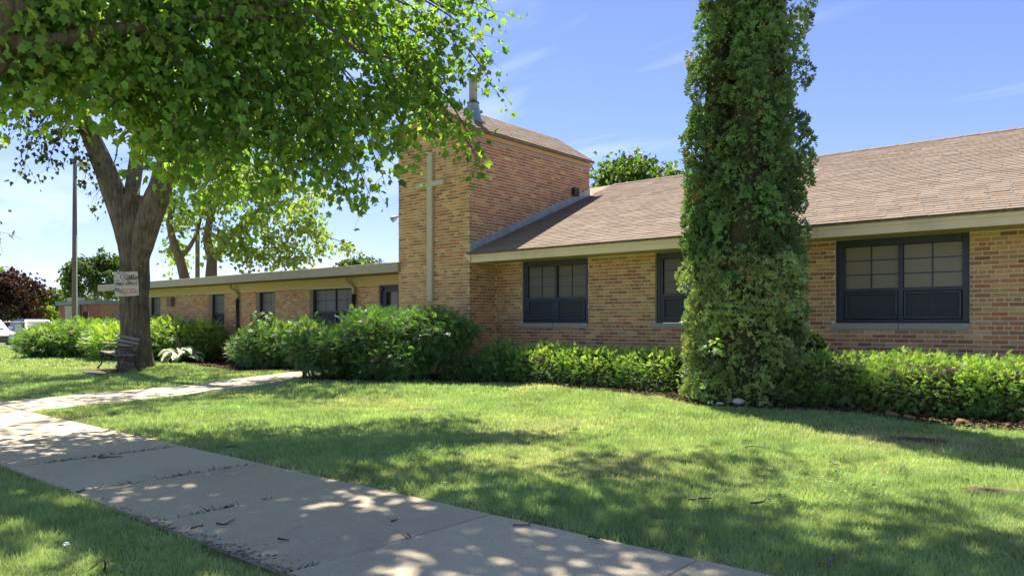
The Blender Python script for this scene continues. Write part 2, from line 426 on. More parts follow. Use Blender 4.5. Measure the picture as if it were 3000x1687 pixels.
def pad_mask(x, y):
    """worn soil under the bench"""
    return np.exp(-(((x + 19.9) / 1.15) ** 2 + ((y - 7.75) / 0.55) ** 2) ** 1.5)
def rise(x, y):
    q = np.clip((np.asarray(y, float) - 7.0) / 4.0, 0, 1); q = q * q * (3 - 2 * q)
    return 0.115 * q * np.clip((np.asarray(x, float) + 19) / 4, 0.35, 1) * np.clip((40 - np.asarray(y, float)) / 15, 0, 1)
def ground_z(x, y):
    x = np.asarray(x, float); y = np.asarray(y, float)
    n = (fbm(x * 0.7 + 40, y * 0.7 + 9) - 0.5) * 0.10 + (fbm(x * 2.3, y * 2.3, 3.3) - 0.5) * 0.03
    d = np.minimum(np.abs(y - (SW0 + SW1) / 2) - 0.85, 9)
    k = np.clip(d / 0.8, 0, 1)
    wd = np.maximum(walk_l(y) - x, x - walk_r(y))
    k = k * np.where(y > 3.4, np.clip(wd / 0.6, 0, 1), 1)
    far = np.clip((60 - np.hypot(x, y)) / 30, 0, 1)
    mound = 0.09 * np.exp(-(((x + 20.4) / 1.9) ** 2 + ((y - 8.8) / 1.5) ** 2))
    return n * k * far + mound * 0.9 - 0.004 + rise(x, y)
def spaced(lo, hi, a, b, fine, far):
    mid = np.arange(a, b + 1e-6, fine)
    left = a - np.geomspace(1, a - lo + 1, far)[::-1][:-1] + 1 - 0.0
    right = b + np.geomspace(1, hi - b + 1, far)[1:] - 1
    return np.concatenate([left[left < a - 1e-3], mid, right])
gx = spaced(-700, 700, -34, 8, 0.22, 22)
gy = spaced(-500, 900, -3, 13, 0.22, 22)
XX, YY = np.meshgrid(gx, gy)
ZZ = ground_z(XX, YY)
nx, ny = len(gx), len(gy)
idx = np.arange(nx * ny).reshape(ny, nx)
gf = np.stack([idx[:-1, :-1], idx[:-1, 1:], idx[1:, 1:], idx[1:, :-1]], -1).reshape(-1, 4)
gnd = link('ground', make_mesh('ground', np.stack([XX, YY, ZZ], -1).reshape(-1, 3), gf, smooth=True), (0, 0, 0), None, M['ground'])
tag(gnd, 'mown green lawn stretching around the brick church', 'lawn', kind='structure')

# ------------------------------------------------------------------ paving: each slab a piece
def slab(poly, parent, top=0.02, th=0.12, name='slab'):
    P = np.asarray(poly, float); c = P.mean(0)
    Q = c + (P - c) * (1 - 0.008 / np.linalg.norm(P - c, axis=1)[:, None])
    tl = rng.normal(0, 0.0022, 3)
    V0 = np.array([[p[0], p[1], top + float(rise(p[0], p[1])) + tl[0] + (p[0]-c[0])*tl[1] + (p[1]-c[1])*tl[2]] for p in Q])
    g = G().prism(V0[::-1], (0, 0, -th))
    return bevel(part(name, g, M['concrete'], parent), 0.008, 2)
sidewalk = link('sidewalk', None, (-6, 2.9, 0)); tag(sidewalk, 'grey concrete sidewalk of square slabs crossing the lawn', 'sidewalk', kind='structure')
sj = [9.9, 8.44, 6.97, 5.5, 4.05, 2.6, 1.13, -0.34, -1.81, -3.28, -4.76, -6.05, -7.5, -8.98, -10.45, -11.93, -13.9, -15.4, -16.9, -18.4, -19.9, -21.4, -22.9, -24.4, -25.9, -27.4, -28.9, -30.4]
for a, b in zip(sj[:-1], sj[1:]):
    slab([(b, SW0), (a, SW0), (a, SW1), (b, SW1)], sidewalk)
walkway = link('walkway', None, (-14, 7, 0)); tag(walkway, 'narrow concrete walkway leading to the glass door', 'walkway', kind='structure')
wy = [3.69, 4.8, 6.3, 7.8, 9.3, 10.8, 12.3]
for a, b in zip(wy[:-1], wy[1:]):
    slab([(walk_l(a), a), (walk_r(a), a), (walk_r(b), b), (walk_l(b), b)], walkway)

# unseen street and kerb added behind the viewer; pale concrete bounces light to the walls
tag(part('road', (np.array([(-160, -11.5, .006), (120, -11.5, .006), (120, -3.2, .006), (-160, -3.2, .006)]), [(0, 1, 2, 3)]), M['concrete']), 'unseen pale concrete street added on the near side of the lawn to bounce light', 'road', kind='structure')
kerb = link('kerb', None, (0, -3.1, 0)); tag(kerb, 'low concrete kerb between street and grass strip', 'kerb', kind='structure')
for k in range(-16, 9):
    bevel(part('kerb_stone', G().box(k * 3.0, k * 3.0 + 2.985, -3.2, -3.02, -0.1, 0.11), M['concrete'], kerb), .02)

# mulch beds
def bed(name, xs, back, label):
    V, F = [], []; n = 9
    for i, x in enumerate(xs):
        y0 = float(bed_edge(x)) + rng.normal(0, 0.03); y1 = back(x)
        for j in range(n):
            y = y0 + (y1 - y0) * j / (n - 1)
            V.append((x, y, float(ground_z(x, y)) + (0.012 if j else -0.03) + (0.03 * rng.random() if 0 < j else 0)))
    for i in range(len(xs) - 1):
        for j in range(n - 1):
            F.append((i*n+j, (i+1)*n+j, (i+1)*n+j+1, i*n+j+1))
    o = part(name, (np.array(V), F), M['mulch'], smooth=True)
    return tag(o, label, 'planting bed', kind='structure')
bed('mulch_bed', np.arange(-13.7, 5, 0.13), lambda x: 11.87 if x < -11.3 else 12.75, 'dark mulch bed along the gabled wing and tower')
bed('mulch_bed', np.arange(-31, -15.55, 0.13), lambda x: 12.75, 'dark mulch bed along the flat roofed wing')

# ------------------------------------------------------------------ bricks
COURSE, STRETCH, JOINT = 0.0677, 0.214, 0.0135
PAL_TAN = np.array([(0.36,0.235,0.115),(0.30,0.19,0.09),(0.41,0.285,0.15),(0.255,0.185,0.095),(0.23,0.125,0.065),(0.335,0.17,0.085),(0.155,0.085,0.055),(0.27,0.11,0.06),(0.31,0.235,0.135)])
W_TAN = np.array([0.19,0.16,0.13,0.15,0.11,0.11,0.05,0.03,0.07])
PAL_RED = np.array([(0.25,0.118,0.075),(0.205,0.092,0.065),(0.29,0.155,0.10),(0.165,0.077,0.058),(0.32,0.19,0.115),(0.135,0.072,0.06),(0.26,0.10,0.065)])
W_RED = np.array([0.24,0.2,0.18,0.12,0.1,0.07,0.09])
def brick_color(mix):
    if rng.random() < mix: c = PAL_RED[rng.choice(len(PAL_RED), p=W_RED / W_RED.sum())]
    else: c = PAL_TAN[rng.choice(len(PAL_TAN), p=W_TAN / W_TAN.sum())]
    c = c * 0.72 + np.array([0.285, 0.170, 0.096]) * 0.28
    return c * rng.uniform(0.88, 1.12) * np.array([1.92, 1.78, 1.62])
def lay(z_lo, z_hi, intervals, mix):
    """list of (u0,u1,z0,z1,colour) in running bond, every sixth course of headers"""
    out = []
    i0 = math.ceil((z_lo - 1.19) / COURSE)
    i = i0
    while 1.19 + i * COURSE + COURSE / 2 <= z_hi + 0.02:
        zc = 1.19 + i * COURSE
        L = STRETCH / 2 if i % 6 == 0 else STRETCH
        ph = (0.25 * STRETCH if i % 6 == 0 else (0 if i % 2 else 0.5) * STRETCH)
        for (a, b) in intervals(zc):
            if b - a < 0.05: continue
            k = math.floor((a - ph) / L)
            while ph + k * L < b:
                u0, u1 = max(a, ph + k * L + JOINT / 2), min(b, ph + (k + 1) * L - JOINT / 2)
                if u1 - u0 > 0.025:
                    out.append((u0, u1, zc - COURSE/2 + JOINT/2, zc + COURSE/2 - JOINT/2, brick_color(mix(zc))))
                k += 1
        i += 1
    return out
BR_D = 0.009
def brick_faces(w, h):
    d = BR_D; e = 0.002
    V = np.array([(-w,0,-h),(w,0,-h),(w,0,h),(-w,0,h),(-w+e,-d,-h+e),(w-e,-d,-h+e),(w-e,-d,h-e),(-w+e,-d,h-e)])
    F = [(4,5,6,7),(0,1,5,4),(1,2,6,5),(2,3,7,6),(3,0,4,7)]
    return V, F
_brick_cache = {}
def brick_wall(bricks, face, off, parent, single):
    """face 'front': along X, looking to -Y at Y=off; face 'side': along Y, looking to +X at X=off"""
    Vs, Fs, Cs, n = [], [], [], 0
    F0 = np.array(brick_faces(1, 1)[1])
    for k, (u0, u1, z0, z1, c) in enumerate(bricks):
        w, h = (u1 - u0) / 2, (z1 - z0) / 2; uc, zc = (u0 + u1) / 2, (z0 + z1) / 2
        pr = rng.normal(0, 0.0009)
        if k in single:
            key = (round(w, 2), tuple(np.round(c * 16).astype(int)))
            if key not in _brick_cache:
                V, F = brick_faces(w, h); me = make_mesh('brick', V, F, np.tile(c, (8, 1))); me.materials.append(M['brick'])
                _brick_cache[key] = (me, w)
            me, w0 = _brick_cache[key]
            loc = (uc, off + pr, zc) if face == 'front' else (off + pr, uc, zc)
            o = link('brick', me, loc, parent); o.scale = (w / w0, 1, 1)
            if face == 'side': o.rotation_euler = (0, 0, math.pi / 2)
        else:
            V, _ = brick_faces(w, h)
            if face == 'front': V = V + (uc, off + pr, zc)
            else: V = np.stack([off + pr - V[:, 1], uc + V[:, 0], zc + V[:, 2]], 1)
            Vs.append(V); Fs.append(F0 + n); Cs.append(np.tile(c, (8, 1))); n += 8
    o = part('brick_courses', (np.concatenate(Vs), np.concatenate(Fs)), M['brick'], parent, np.concatenate(Cs), kind='stuff')
    return o
def nearest(bricks, face, off, num, ok):
    sc = []
    for k, (u0, u1, z0, z1, c) in enumerate(bricks):
        uc, zc = (u0 + u1) / 2, (z0 + z1) / 2
        p = (uc, off) if face == 'front' else (off, uc)
        t = depth(p); s_ = side(p)
        if abs(s_ / t) < 0.68 and ok(uc, zc): sc.append((t / max(u1 - u0, 0.05) ** 0.3, k))
    sc.sort()
    return {k for _, k in sc[:num]}
def minus(intervals, holes):
    """cut opening ranges out of a list of intervals"""
    for (h0, h1) in holes:
        nxt = []
        for (a, b) in intervals:
            if h1 <= a or h0 >= b: nxt.append((a, b)); continue
            if h0 > a: nxt.append((a, h0))
            if h1 < b: nxt.append((h1, b))
        intervals = nxt
    return intervals

# ------------------------------------------------------------------ shingles
SH_PAL = np.array([(0.31,0.215,0.165),(0.28,0.19,0.145),(0.34,0.245,0.19),(0.25,0.165,0.125),(0.33,0.225,0.165),(0.29,0.21,0.17)]) * 0.55 + np.array([0.285, 0.222, 0.172]) * 0.42
SH_PAL = SH_PAL * np.array([0.92, 0.98, 1.0])
def shingles(parent, x0, x1, p_eave, p_ridge, axis, single_n, expo=0.127, tab=0.305, right=True, xmin=None):
    """tabs in courses from eave to ridge; axis 'x': courses run along X and the slope rises in Y;
    axis 'y': courses run along Y and the slope rises towards -X (or +X)"""
    e, r = np.asarray(p_eave, float), np.asarray(p_ridge, float)     # (across, z)
    Ls = np.hypot(*(r - e)); s = (r - e) / Ls; nrm = np.array([-s[1], s[0]])
    if nrm[1] < 0: nrm = -nrm
    Vs, Fs, Cs, n = [], [], [], 0
    F0 = np.array([(0,1,2,3),(0,4,5,1),(1,5,2,2),(0,3,4,4)])
    F0 = np.array([(0,1,2,3),(4,5,1,0)])
    items = []
    k = 0; d = 0.0
    while d < Ls:
        d1 = min(d + expo * 1.03, Ls)
        u = x0 - rng.random() * tab
        row_tone = rng.uniform(0.93, 1.07)
        while u < x1:
            a, b = max(u, x0) + 0.0025, min(u + tab * 1.0, x1) - 0.0025
            u += tab
            if b - a > 0.02: items.append((a, b, d, d1, row_tone))
        d += expo
    cen = []
    for (a, b, d0, d1, tn) in items:
        q = e + s * d0
        p = ((a + b) / 2, q[0]) if axis == 'x' else (q[0], (a + b) / 2)
        t = depth(p); ok = abs(side(p) / t) < 0.68 and (xmin is None or not (xmin[0] < (a+b)/2 < xmin[1]))
        cen.append(t if ok else 1e9)
    order = np.argsort(cen)[:single_n]; single = set(int(i) for i in order if cen[i] < 1e8)
    flip = (axis == 'y') == (s[0] < 0)
    for i, (a, b, d0, d1, tn) in enumerate(items):
        th = 0.011 + rng.normal(0, 0.0015)
        lo = e + s * (d0 + rng.normal(0, 0.0025)); hi = e + s * d1
        A, B_, D_ = lo + nrm * th, hi + nrm * 0.002, lo - nrm * 0.002
        if axis == 'x': mk = lambda u_, q: (u_, q[0], q[1])
        else: mk = lambda u_, q: (q[0], u_, q[1])
        V = np.array([mk(a, A), mk(b, A), mk(b, B_), mk(a, B_), mk(a, D_), mk(b, D_), ])
        F = F0 if axis == 'x' else F0[:, ::-1]
        c = SH_PAL[rng.integers(len(SH_PAL))] * (0.5 + 0.5 * tn) * rng.uniform(0.94, 1.06)
        if i in single:
            part('shingle', (V, [tuple(f) for f in F]), M['shingle'], parent, np.tile(c, (6, 1)))
        else:
            Vs.append(V); Fs.append(F + n); Cs.append(np.tile(c, (6, 1))); n += 6
    if Vs: part('shingle_courses', (np.concatenate(Vs), np.concatenate(Fs)), M['shingle'], parent, np.concatenate(Cs), kind='stuff')

# ------------------------------------------------------------------ gabled wing
XT = -11.26          # east face of the tower / start of the wing
wing = root('gabled_church_wing', (-4, 15, 0), 'tan brick church wing with a long brown shingled gable roof', 'building')
wins = [(-10.51, -8.74), (-7.19, -5.42), (-3.88, -1.98), (1.35, 3.12)]
WZ0, WZ1 = 1.265, 2.60
X_END = 5.6
wl = G()
xs = [XT] + [q for w in wins for q in w] + [X_END]
for a, b in zip(xs[0::2], xs[1::2]): wl.box(a, b, WALL_Y, WALL_Y + 0.3, -0.2, 2.75)
for a, b in wins:
    wl.box(a, b, WALL_Y, WALL_Y + 0.3, -0.2, WZ0 - 0.105); wl.box(a, b, WALL_Y, WALL_Y + 0.3, WZ1, 2.75)
wl.box(X_END - 0.3, X_END, WALL_Y + 0.3, 23.3, -0.2, 2.75); wl.box(XT, X_END, 23.0, 23.3, -0.2, 2.75)
wall = part('wall', wl, M['mortar'], wing)
def wing_iv(z):
    iv = [(XT + 0.004, X_END)]
    if WZ0 - 0.09 < z < WZ1: iv = minus(iv, [((a - 0.05) if z < WZ0 else a, b + 0.004) for a, b in wins])
    return iv
bl = lay(-0.05, 2.62, wing_iv, lambda z: 0.42 if z < 1.15 else 0.13)  # redder below the sills: sky light painted into the brick mix
sg = nearest(bl, 'front', WALL_Y, 300, lambda u, z: z > 0.85 and not (-5.9 < u < -4.15))
brick_wall(bl, 'front', WALL_Y, wall, sg)
def big_window(x0, x1, z0, z1, parent, glass):
    w = link('window', None, ((x0 + x1) / 2, WALL_Y + 0.08, z0), parent)
    yf = WALL_Y + 0.055; yg = WALL_Y + 0.10; fw = 0.085
    W = x1 - x0
    f = G()
    f.box(x0, x0 + 0.13, yf, yf + 0.12, z0, z1); f.box(x1 - 0.10, x1, yf, yf + 0.12, z0, z1)
    f.box(x0 + 0.13, x1 - 0.10, yf, yf + 0.12, z1 - 0.115, z1); f.box(x0 + 0.13, x1 - 0.10, yf, yf + 0.12, z0, z0 + 0.055)
    f.box(x0 + 0.05, x0 + 0.09, yf - 0.018, yf, z0 + 0.03, z1 - 0.06); f.box(x0 + 0.02, x1 - 0.02, yf - 0.02, yf, z0 + 0.012, z0 + 0.035)
    bevel(part('frame', f, M['bronze'], w), 0.004, 1)
    xm = (x0 + 0.13 + x1 - 0.10) / 2
    zs = z0 + (z1 - z0) * 0.385                                          # rail between the fixed lights and the hoppers
    part('mullion', G().box(xm - 0.032, xm + 0.032, yf - 0.006, yf + 0.11, z0 + 0.055, z1 - 0.115), M['bronze'], w)
    for (a, b) in ((x0 + 0.13, xm - 0.032), (xm + 0.032, x1 - 0.10)):
        part('rail', G().box(a, b, yf, yf + 0.1, zs - 0.02, zs + 0.028), M['bronze'], w)
        top, bot = z1 - 0.115, zs + 0.028
        for i in range(2):
            for j in range(3):
                pa, pb = a + (b - a) * i / 2, a + (b - a) * (i + 1) / 2
                qa, qb = bot + (top - bot) * j / 3, bot + (top - bot) * (j + 1) / 3
                part('pane', G().box(pa + 0.006, pb - 0.006, yg, yg + 0.006, qa + 0.006, qb - 0.006), glass, w)
        bars = G(); m = (a + b) / 2
        bars.box(m - 0.009, m + 0.009, yg - 0.012, yg + 0.012, bot, top)
        for j in (1, 2):
            zz = bot + (top - bot) * j / 3
            bars.box(a, m - 0.009, yg - 0.010, yg + 0.010, zz - 0.008, zz + 0.008); bars.box(m + 0.009, b, yg - 0.010, yg + 0.010, zz - 0.008, zz + 0.008)
        part('glazing_bar', bars, M['bronze'], w)
        hz0, hz1 = z0 + 0.055, zs - 0.02
        s = G(); e = 0.036
        for (p, q, r, t) in ((a + .012, b - .012, hz1 - e - .01, hz1 - .01), (a + .012, b - .012, hz0 + .012, hz0 + .012 + e)): s.box(p, q, yf - 0.014, yf + 0.03, r, t)
        s.box(a + .012, a + .012 + e, yf - 0.014, yf + 0.03, hz0 + .012 + e, hz1 - e - .01); s.box(b - .012 - e, b - .012, yf - 0.014, yf + 0.03, hz0 + .012 + e, hz1 - e - .01)
        bevel(part('hopper_sash', s, M['bronze'], w), 0.004, 1)
        part('insect_screen', G().box(a + .05, b - .05, yf + 0.012, yf + 0.016, hz0 + .05, hz1 - .05), M['screen'], w)
        hb = G(); hb.box(m - 0.006, m + 0.006, yf + 0.007, yf + 0.0115, hz0 + .05, hz1 - .05); hm = (hz0 + hz1) / 2
        hb.box(a + .05, m - .006, yf + 0.007, yf + 0.0115, hm - .005, hm + .005); hb.box(m + .006, b - .05, yf + 0.007, yf + 0.0115, hm - .005, hm + .005)
        part('glazing_bar', hb, M['bronze'], w)
    part('reveal', G().box(x0, x1, WALL_Y + 0.18, WALL_Y + 0.19, z0, z1), M['black'], w)
    for (a, b) in ((x0 - 0.055, (x0 + x1) / 2 - 0.004), ((x0 + x1) / 2 + 0.004, x1 + 0.002)):
        bevel(part('sill', G().box(a, b, WALL_Y - 0.035, WALL_Y + 0.16, z0 - 0.105, z0 - 0.004), M['sill'], w), 0.006, 1)
    return w
for i, (a, b) in enumerate(wins):
    big_window(a, b, WZ0, WZ1, wing, M['shade2'] if i == 2 else M['shade'])

EAVE_Y, EAVE_Z = 11.80, 2.76
RIDGE_Y, RIDGE_Z = 17.65, 5.07
slope = (RIDGE_Z - EAVE_Z) / (RIDGE_Y - EAVE_Y)
RX0, RX1 = XT + 0.003, 6.2
rf = G()
th = 0.03
rf.add([(RX0, EAVE_Y, EAVE_Z - th), (RX1, EAVE_Y, EAVE_Z - th), (RX1, RIDGE_Y, RIDGE_Z - th), (RX0, RIDGE_Y, RIDGE_Z - th),
        (RX0, EAVE_Y, EAVE_Z), (RX1, EAVE_Y, EAVE_Z), (RX1, RIDGE_Y, RIDGE_Z), (RX0, RIDGE_Y, RIDGE_Z),
        (RX0, 2*RIDGE_Y - EAVE_Y, EAVE_Z - th), (RX1, 2*RIDGE_Y - EAVE_Y, EAVE_Z - th), (RX0, 2*RIDGE_Y - EAVE_Y, EAVE_Z), (RX1, 2*RIDGE_Y - EAVE_Y, EAVE_Z)],
       [(0,3,2,1),(4,5,6,7),(0,1,5,4),(3,8,9,2),(7,6,11,10),(8,10,11,9),(1,2,6,5),(2,9,11,6),(0,4,7,3),(3,7,10,8)])
roof = part('roof', rf, M['dirtyedge'], wing)
shingles(roof, RX0, RX1, (EAVE_Y - 0.03, EAVE_Z + 0.004), (RIDGE_Y, RIDGE_Z + 0.004), 'x', 300, xmin=(-6.0, -3.6))
# the roof also runs on behind the tower
rb = G(); rb.add([(-13.6, 16.52, EAVE_Z + slope*(16.52-EAVE_Y)), (RX0, 16.52, EAVE_Z + slope*(16.52-EAVE_Y)), (RX0, RIDGE_Y, RIDGE_Z), (-13.6, RIDGE_Y, RIDGE_Z), (RX0, 23.5, EAVE_Z), (-13.6, 23.5, EAVE_Z)], [(0,1,2,3),(3,2,4,5)])
part('rear_roof_slope', rb, M['dirtyedge'], roof)
# ridge caps
for x in np.arange(RX0, RX1, 0.3):
    if x < -1 or True:
        g = G(); zc = RIDGE_Z + 0.02; w = 0.15; x1 = min(x + 0.31, RX1); dz = 0.006
        g.add([(x, RIDGE_Y - w, zc - w*slope), (x1, RIDGE_Y - w, zc - w*slope + dz), (x1, RIDGE_Y, zc + dz), (x, RIDGE_Y, zc), (x1, RIDGE_Y + w, zc - w*slope + dz), (x, RIDGE_Y + w, zc - w*slope),
               (x, RIDGE_Y - w, zc - w*slope - 0.012), (x1, RIDGE_Y - w, zc - w*slope - 0.006)], [(0,1,2,3),(3,2,4,5),(6,7,1,0)])
        part('ridge_shingle', g, M['shingle'], roof, np.tile(SH_PAL[rng.integers(6)] * 0.85, (8, 1)))
fz0, fz1 = 2.565, EAVE_Z - 0.025
fa = G()
fx = list(np.arange(XT + 0.10, 6.2, 3.65)) + [6.2]
for a, b in zip(fx[:-1], fx[1:]):
    g = G()
    ya, yb = EAVE_Y + 0.02, EAVE_Y + 0.055
    g.add([(a, ya, fz0 + 0.115), (b - 0.004, ya, fz0 + 0.115), (b - 0.004, ya, fz1), (a, ya, fz1), (a, yb, fz0 + 0.115), (b - 0.004, yb, fz0 + 0.115), (b - 0.004, yb, fz1), (a, yb, fz1)],
          [(0,1,2,3),(0,4,5,1),(1,5,6,2),(3,2,6,7),(0,3,7,4)])
    g.box(a, b - 0.004, ya + 0.014, yb + 0.02, fz0, fz0 + 0.113)
    part('fascia_board', g, M['paint'], wing)
# sloping end of the eave against the tower
ge = G(); ge.prism([(XT - 0.09, EAVE_Y - 0.01, EAVE_Z - 0.01), (XT + 0.10, EAVE_Y - 0.01, EAVE_Z - 0.025), (XT + 0.10, EAVE_Y + 0.0, fz0), ], (0, 0.055, 0))
part('eave_return', ge, M['paint'], wing)
part('soffit', G().box(XT + 0.004, 6.2, EAVE_Y + 0.08, WALL_Y - 0.012, fz0 + 0.035, fz0 + 0.05), M['frieze'], wing)
# step flashing along the tower
def roof_z(y): return EAVE_Z + slope * (y - EAVE_Y)
fl_y = [11.90, 13.2, 14.75, 15.98, 16.50]
for a, b in zip(fl_y[:-1], fl_y[1:]):
    g = G(); x0, x1 = XT + 0.011, XT + 0.026
    z = lambda y, k: roof_z(y) + k
    g.add([(x1, a, z(a, .01)), (x1, b - .01, z(b, .01)), (x1, b - .01, z(b, .19)), (x1, a, z(a, .19)), (x0, a, z(a, .01)), (x0, b - .01, z(b, .01)), (x0, b - .01, z(b, .195)), (x0, a, z(a, .195)),
           (x1 + .10, a, z(a, .022)), (x1 + .10, b - .01, z(b, .022))],
          [(0,1,2,3),(3,2,6,7),(0,3,7,4),(1,5,6,2),(0,8,9,1)])
    part('flashing', g, M['flashing'], roof)

# ------------------------------------------------------------------ tower
TX0, TX1, TY0, TY1 = -13.57, XT, 11.886, 16.5
TE, TP = 5.58, 6.33         # eave and peak
TM = (TX0 + TX1) / 2
tower = root('church_tower', (TM, (TY0 + TY1) / 2, 0), 'square brick church tower with a pale cross and gabled roof', 'tower')
tw = G().box(TX0, TX1, TY0, TY1, -0.2, TE - 0.12)
twall = part('wall', tw, M['mortar'], tower)
bf = lay(-0.05, TE - 0.16, lambda z: [(TX0 + 0.002, TX1 - 0.002)], lambda z: 0.10)
brick_wall(bf, 'front', TY0, twall, nearest(bf, 'front', TY0, 150, lambda u, z: 1.7 < z < 4.2 and u > -12.3))
def tside(z):
    ymax = TY1 - 0.002
    if z > EAVE_Z + 0.2: ymax = min(ymax, EAVE_Y + (z - 0.19 - EAVE_Z) / slope)
    elif z > 2.6: return []
    else: ymax = WALL_Y - 0.01
    return [(TY0 + 0.0, ymax)]
bs = lay(-0.05, TE - 0.2, tside, lambda z: 0.85 if z > 2.7 else 0.15)  # redder above the roof line: sky and roof bounce put into brick colours
brick_wall(bs, 'side', TX1, twall, nearest(bs, 'side', TX1, 150, lambda u, z: z > 3.3))
# gable boards, fascia, roof
OV = 0.10
gb = G(); gb.prism([(TX0, TY0 - 0.03, TE - 0.12), (TX1, TY0 - 0.03, TE - 0.12), (TX1, TY0 - 0.03, TE - 0.02), (TM, TY0 - 0.03, TP - 0.06), (TX0, TY0 - 0.03, TE - 0.02)], (0, 0.05, 0))
part('gable_panel', gb, M['gable'], tower)
gb2 = G(); gb2.prism([(TX0, TY1, TE - 0.12), (TX1, TY1, TE - 0.12), (TX1, TY1, TE - 0.02), (TM, TY1, TP - 0.06), (TX0, TY1, TE - 0.02)], (0, 0.03, 0))
part('gable_panel', gb2, M['gable'], tower)
tr = G()
ex0, ex1 = TX0 - OV, TX1 + OV
fy, by = TY0 - 0.09, TY1 + 0.09
ze = TE - (TP - TE) / (TM - TX0) * OV
tr.add([(ex0, fy, ze), (TM, fy, TP), (ex1, fy, ze), (ex0, by, ze), (TM, by, TP), (ex1, by, ze),
        (ex0, fy, ze - .06), (TM, fy, TP - .06), (ex1, fy, ze - .06), (ex0, by, ze - .06), (TM, by, TP - .06), (ex1, by, ze - .06)],
       [(0,1,4,3),(1,2,5,4),(0,6,7,1),(1,7,8,2),(3,4,10,9),(4,5,11,10),(2,8,11,5),(0,3,9,6),(6,9,10,7),(7,10,11,8)])
troof = part('roof', tr, M['dirtyedge'], tower)
shingles(troof, fy - 0.015, by, (ex1 + 0.015, ze + 0.002), (TM, TP + 0.012), 'y', 0)
shingles(troof, fy - 0.015, by, (ex0 - 0.015, ze + 0.002), (TM, TP + 0.012), 'y', 0)
part('eave_board', G().box(TX1 + 0.012, TX1 + 0.07, TY0 - 0.06, TY1 + 0.05, ze - 0.16, ze - 0.062), M['gable'], tower)
part('frieze_board', G().box(TX1 + 0.004, TX1 + 0.020, TY0 - 0.03, TY1, TE - 0.275, ze - 0.162), M['sill'], tower)
part('eave_board', G().box(TX0 - 0.07, TX0 - 0.012, TY0 - 0.06, TY1 + 0.05, ze - 0.16, ze - 0.062), M['gable'], tower)
# cross
cx_ = -12.44
cross = part('cross', G().box(cx_ - 0.083, cx_ + 0.083, TY0 - 0.085, TY0 - 0.010, 1.75, 5.12), M['stone'], tower, label='tall pale stone cross on the tower front')
part('cross_arm', G().box(-12.885, -11.992, TY0 - 0.088, TY0 - 0.010, 4.35, 4.468), M['stone'], cross)
bevel(cross, 0.008, 1)
# vent box on the side
part('wall_vent', G().box(TX1 + 0.012, TX1 + 0.10, 15.69, 15.90, 4.52, 4.72), M['black'], tower)
# flue on the tower roof
fc = (-11.93, 12.72)
fzr = TP - (TP - TE) / (TM - TX0) * abs(fc[0] - TM)
flue = root('metal_flue', (fc[0], fc[1], fzr), 'galvanised metal flue pipe rising from the tower roof', 'flue')
part('flashing_cone', G().lathe((fc[0], fc[1], fzr - 0.14), [(0.30, 0), (0.29, 0.03), (0.20, 0.10), (0.135, 0.44), (0.14, 0.46), (0.13, 0.48)], 20), M['galv'], flue, smooth=True)
part('pipe', G().lathe((fc[0], fc[1], fzr + 0.3), [(0.098, 0), (0.098, 0.48), (0.10, 0.481), (0.10, 0.52)], 20), M['galv'], flue, smooth=True)
part('storm_collar', G().lathe((fc[0], fc[1], fzr + 0.33), [(0.15, 0), (0.145, 0.02), (0.10, 0.05)], 20), M['darkpipe'], flue, smooth=True)
part('cap', G().lathe((fc[0], fc[1], fzr + 0.86), [(0.12, 0), (0.135, 0.02), (0.135, 0.05), (0.10, 0.06), (0.10, 0.085), (0.155, 0.09), (0.15, 0.115), (0.06, 0.155)], 20), M['galv'], flue, smooth=True)
# floodlight on the west side
fp = at(994, 548, 17.95)
fll = root('floodlight', fp, 'small dark floodlight bracketed to the tower edge', 'floodlight')
ax = np.array([-0.75, -0.45, -0.5]); ax /= np.linalg.norm(ax)
part('lamp_head', G().tube([fp - ax * 0.05, fp + ax * 0.0, fp + ax * 0.06, fp + ax * 0.10], [0.035, 0.06, 0.078, 0.078], 14), M['galv'], fll, smooth=True)
part('lens', G().tube([fp + ax * 0.098, fp + ax * 0.104], [0.07, 0.07], 14), M['lens'], fll)
part('bracket', G().tube([fp - ax * 0.04, fp + np.array([0.08, 0.05, 0.02]), (TX0 - 0.002, fp[1] + 0.12, fp[2] + 0.02)], 0.014, 6), M['black'], fll)
part('mount', G().box(TX0 - 0.035, TX0 - 0.001, fp[1] + 0.06, fp[1] + 0.18, fp[2] - 0.04, fp[2] + 0.08), M['black'], fll)

# ------------------------------------------------------------------ flat-roofed wing
flat = root('flat_roofed_wing', (-22, 15, 0), 'low brick wing with a wide grey flat roof edge and tan frieze', 'building')
FX0 = -30.3
ops = [(-15.35, -14.50, 0.02, 2.258), (-18.43, -16.41, 0.95, 2.22), (-21.26, -20.19, 0.95, 2.22), (-24.20, -23.17, 0.95, 2.22), (-28.75, -27.72, 0.95, 2.22)]
fw_ = G(); FT = 2.52
es = sorted(ops)
prev = FX0
for (a, b, z0, z1) in es:
    fw_.box(prev, a, WALL_Y, WALL_Y + 0.3, -0.2, FT); fw_.box(a, b, WALL_Y, WALL_Y + 0.3, z1, FT)
    if z0 > 0.1: fw_.box(a, b, WALL_Y, WALL_Y + 0.3, -0.2, z0)
    prev = b
fw_.box(prev, TX0 - 0.002, WALL_Y, WALL_Y + 0.3, -0.2, FT)
fw_.box(FX0, FX0 + 0.3, WALL_Y + 0.3, 22, -0.2, FT); fw_.box(FX0, TX0, 22, 22.3, -0.2, FT)
fwall = part('wall', fw_, M['mortar'], flat)
def flat_iv(z):
    return minus([(FX0, TX0 - 0.004)], [(a, b) for (a, b, z0, z1) in ops if z0 < z < z1])
bw = lay(-0.05, 2.24, flat_iv, lambda z: 0.05)
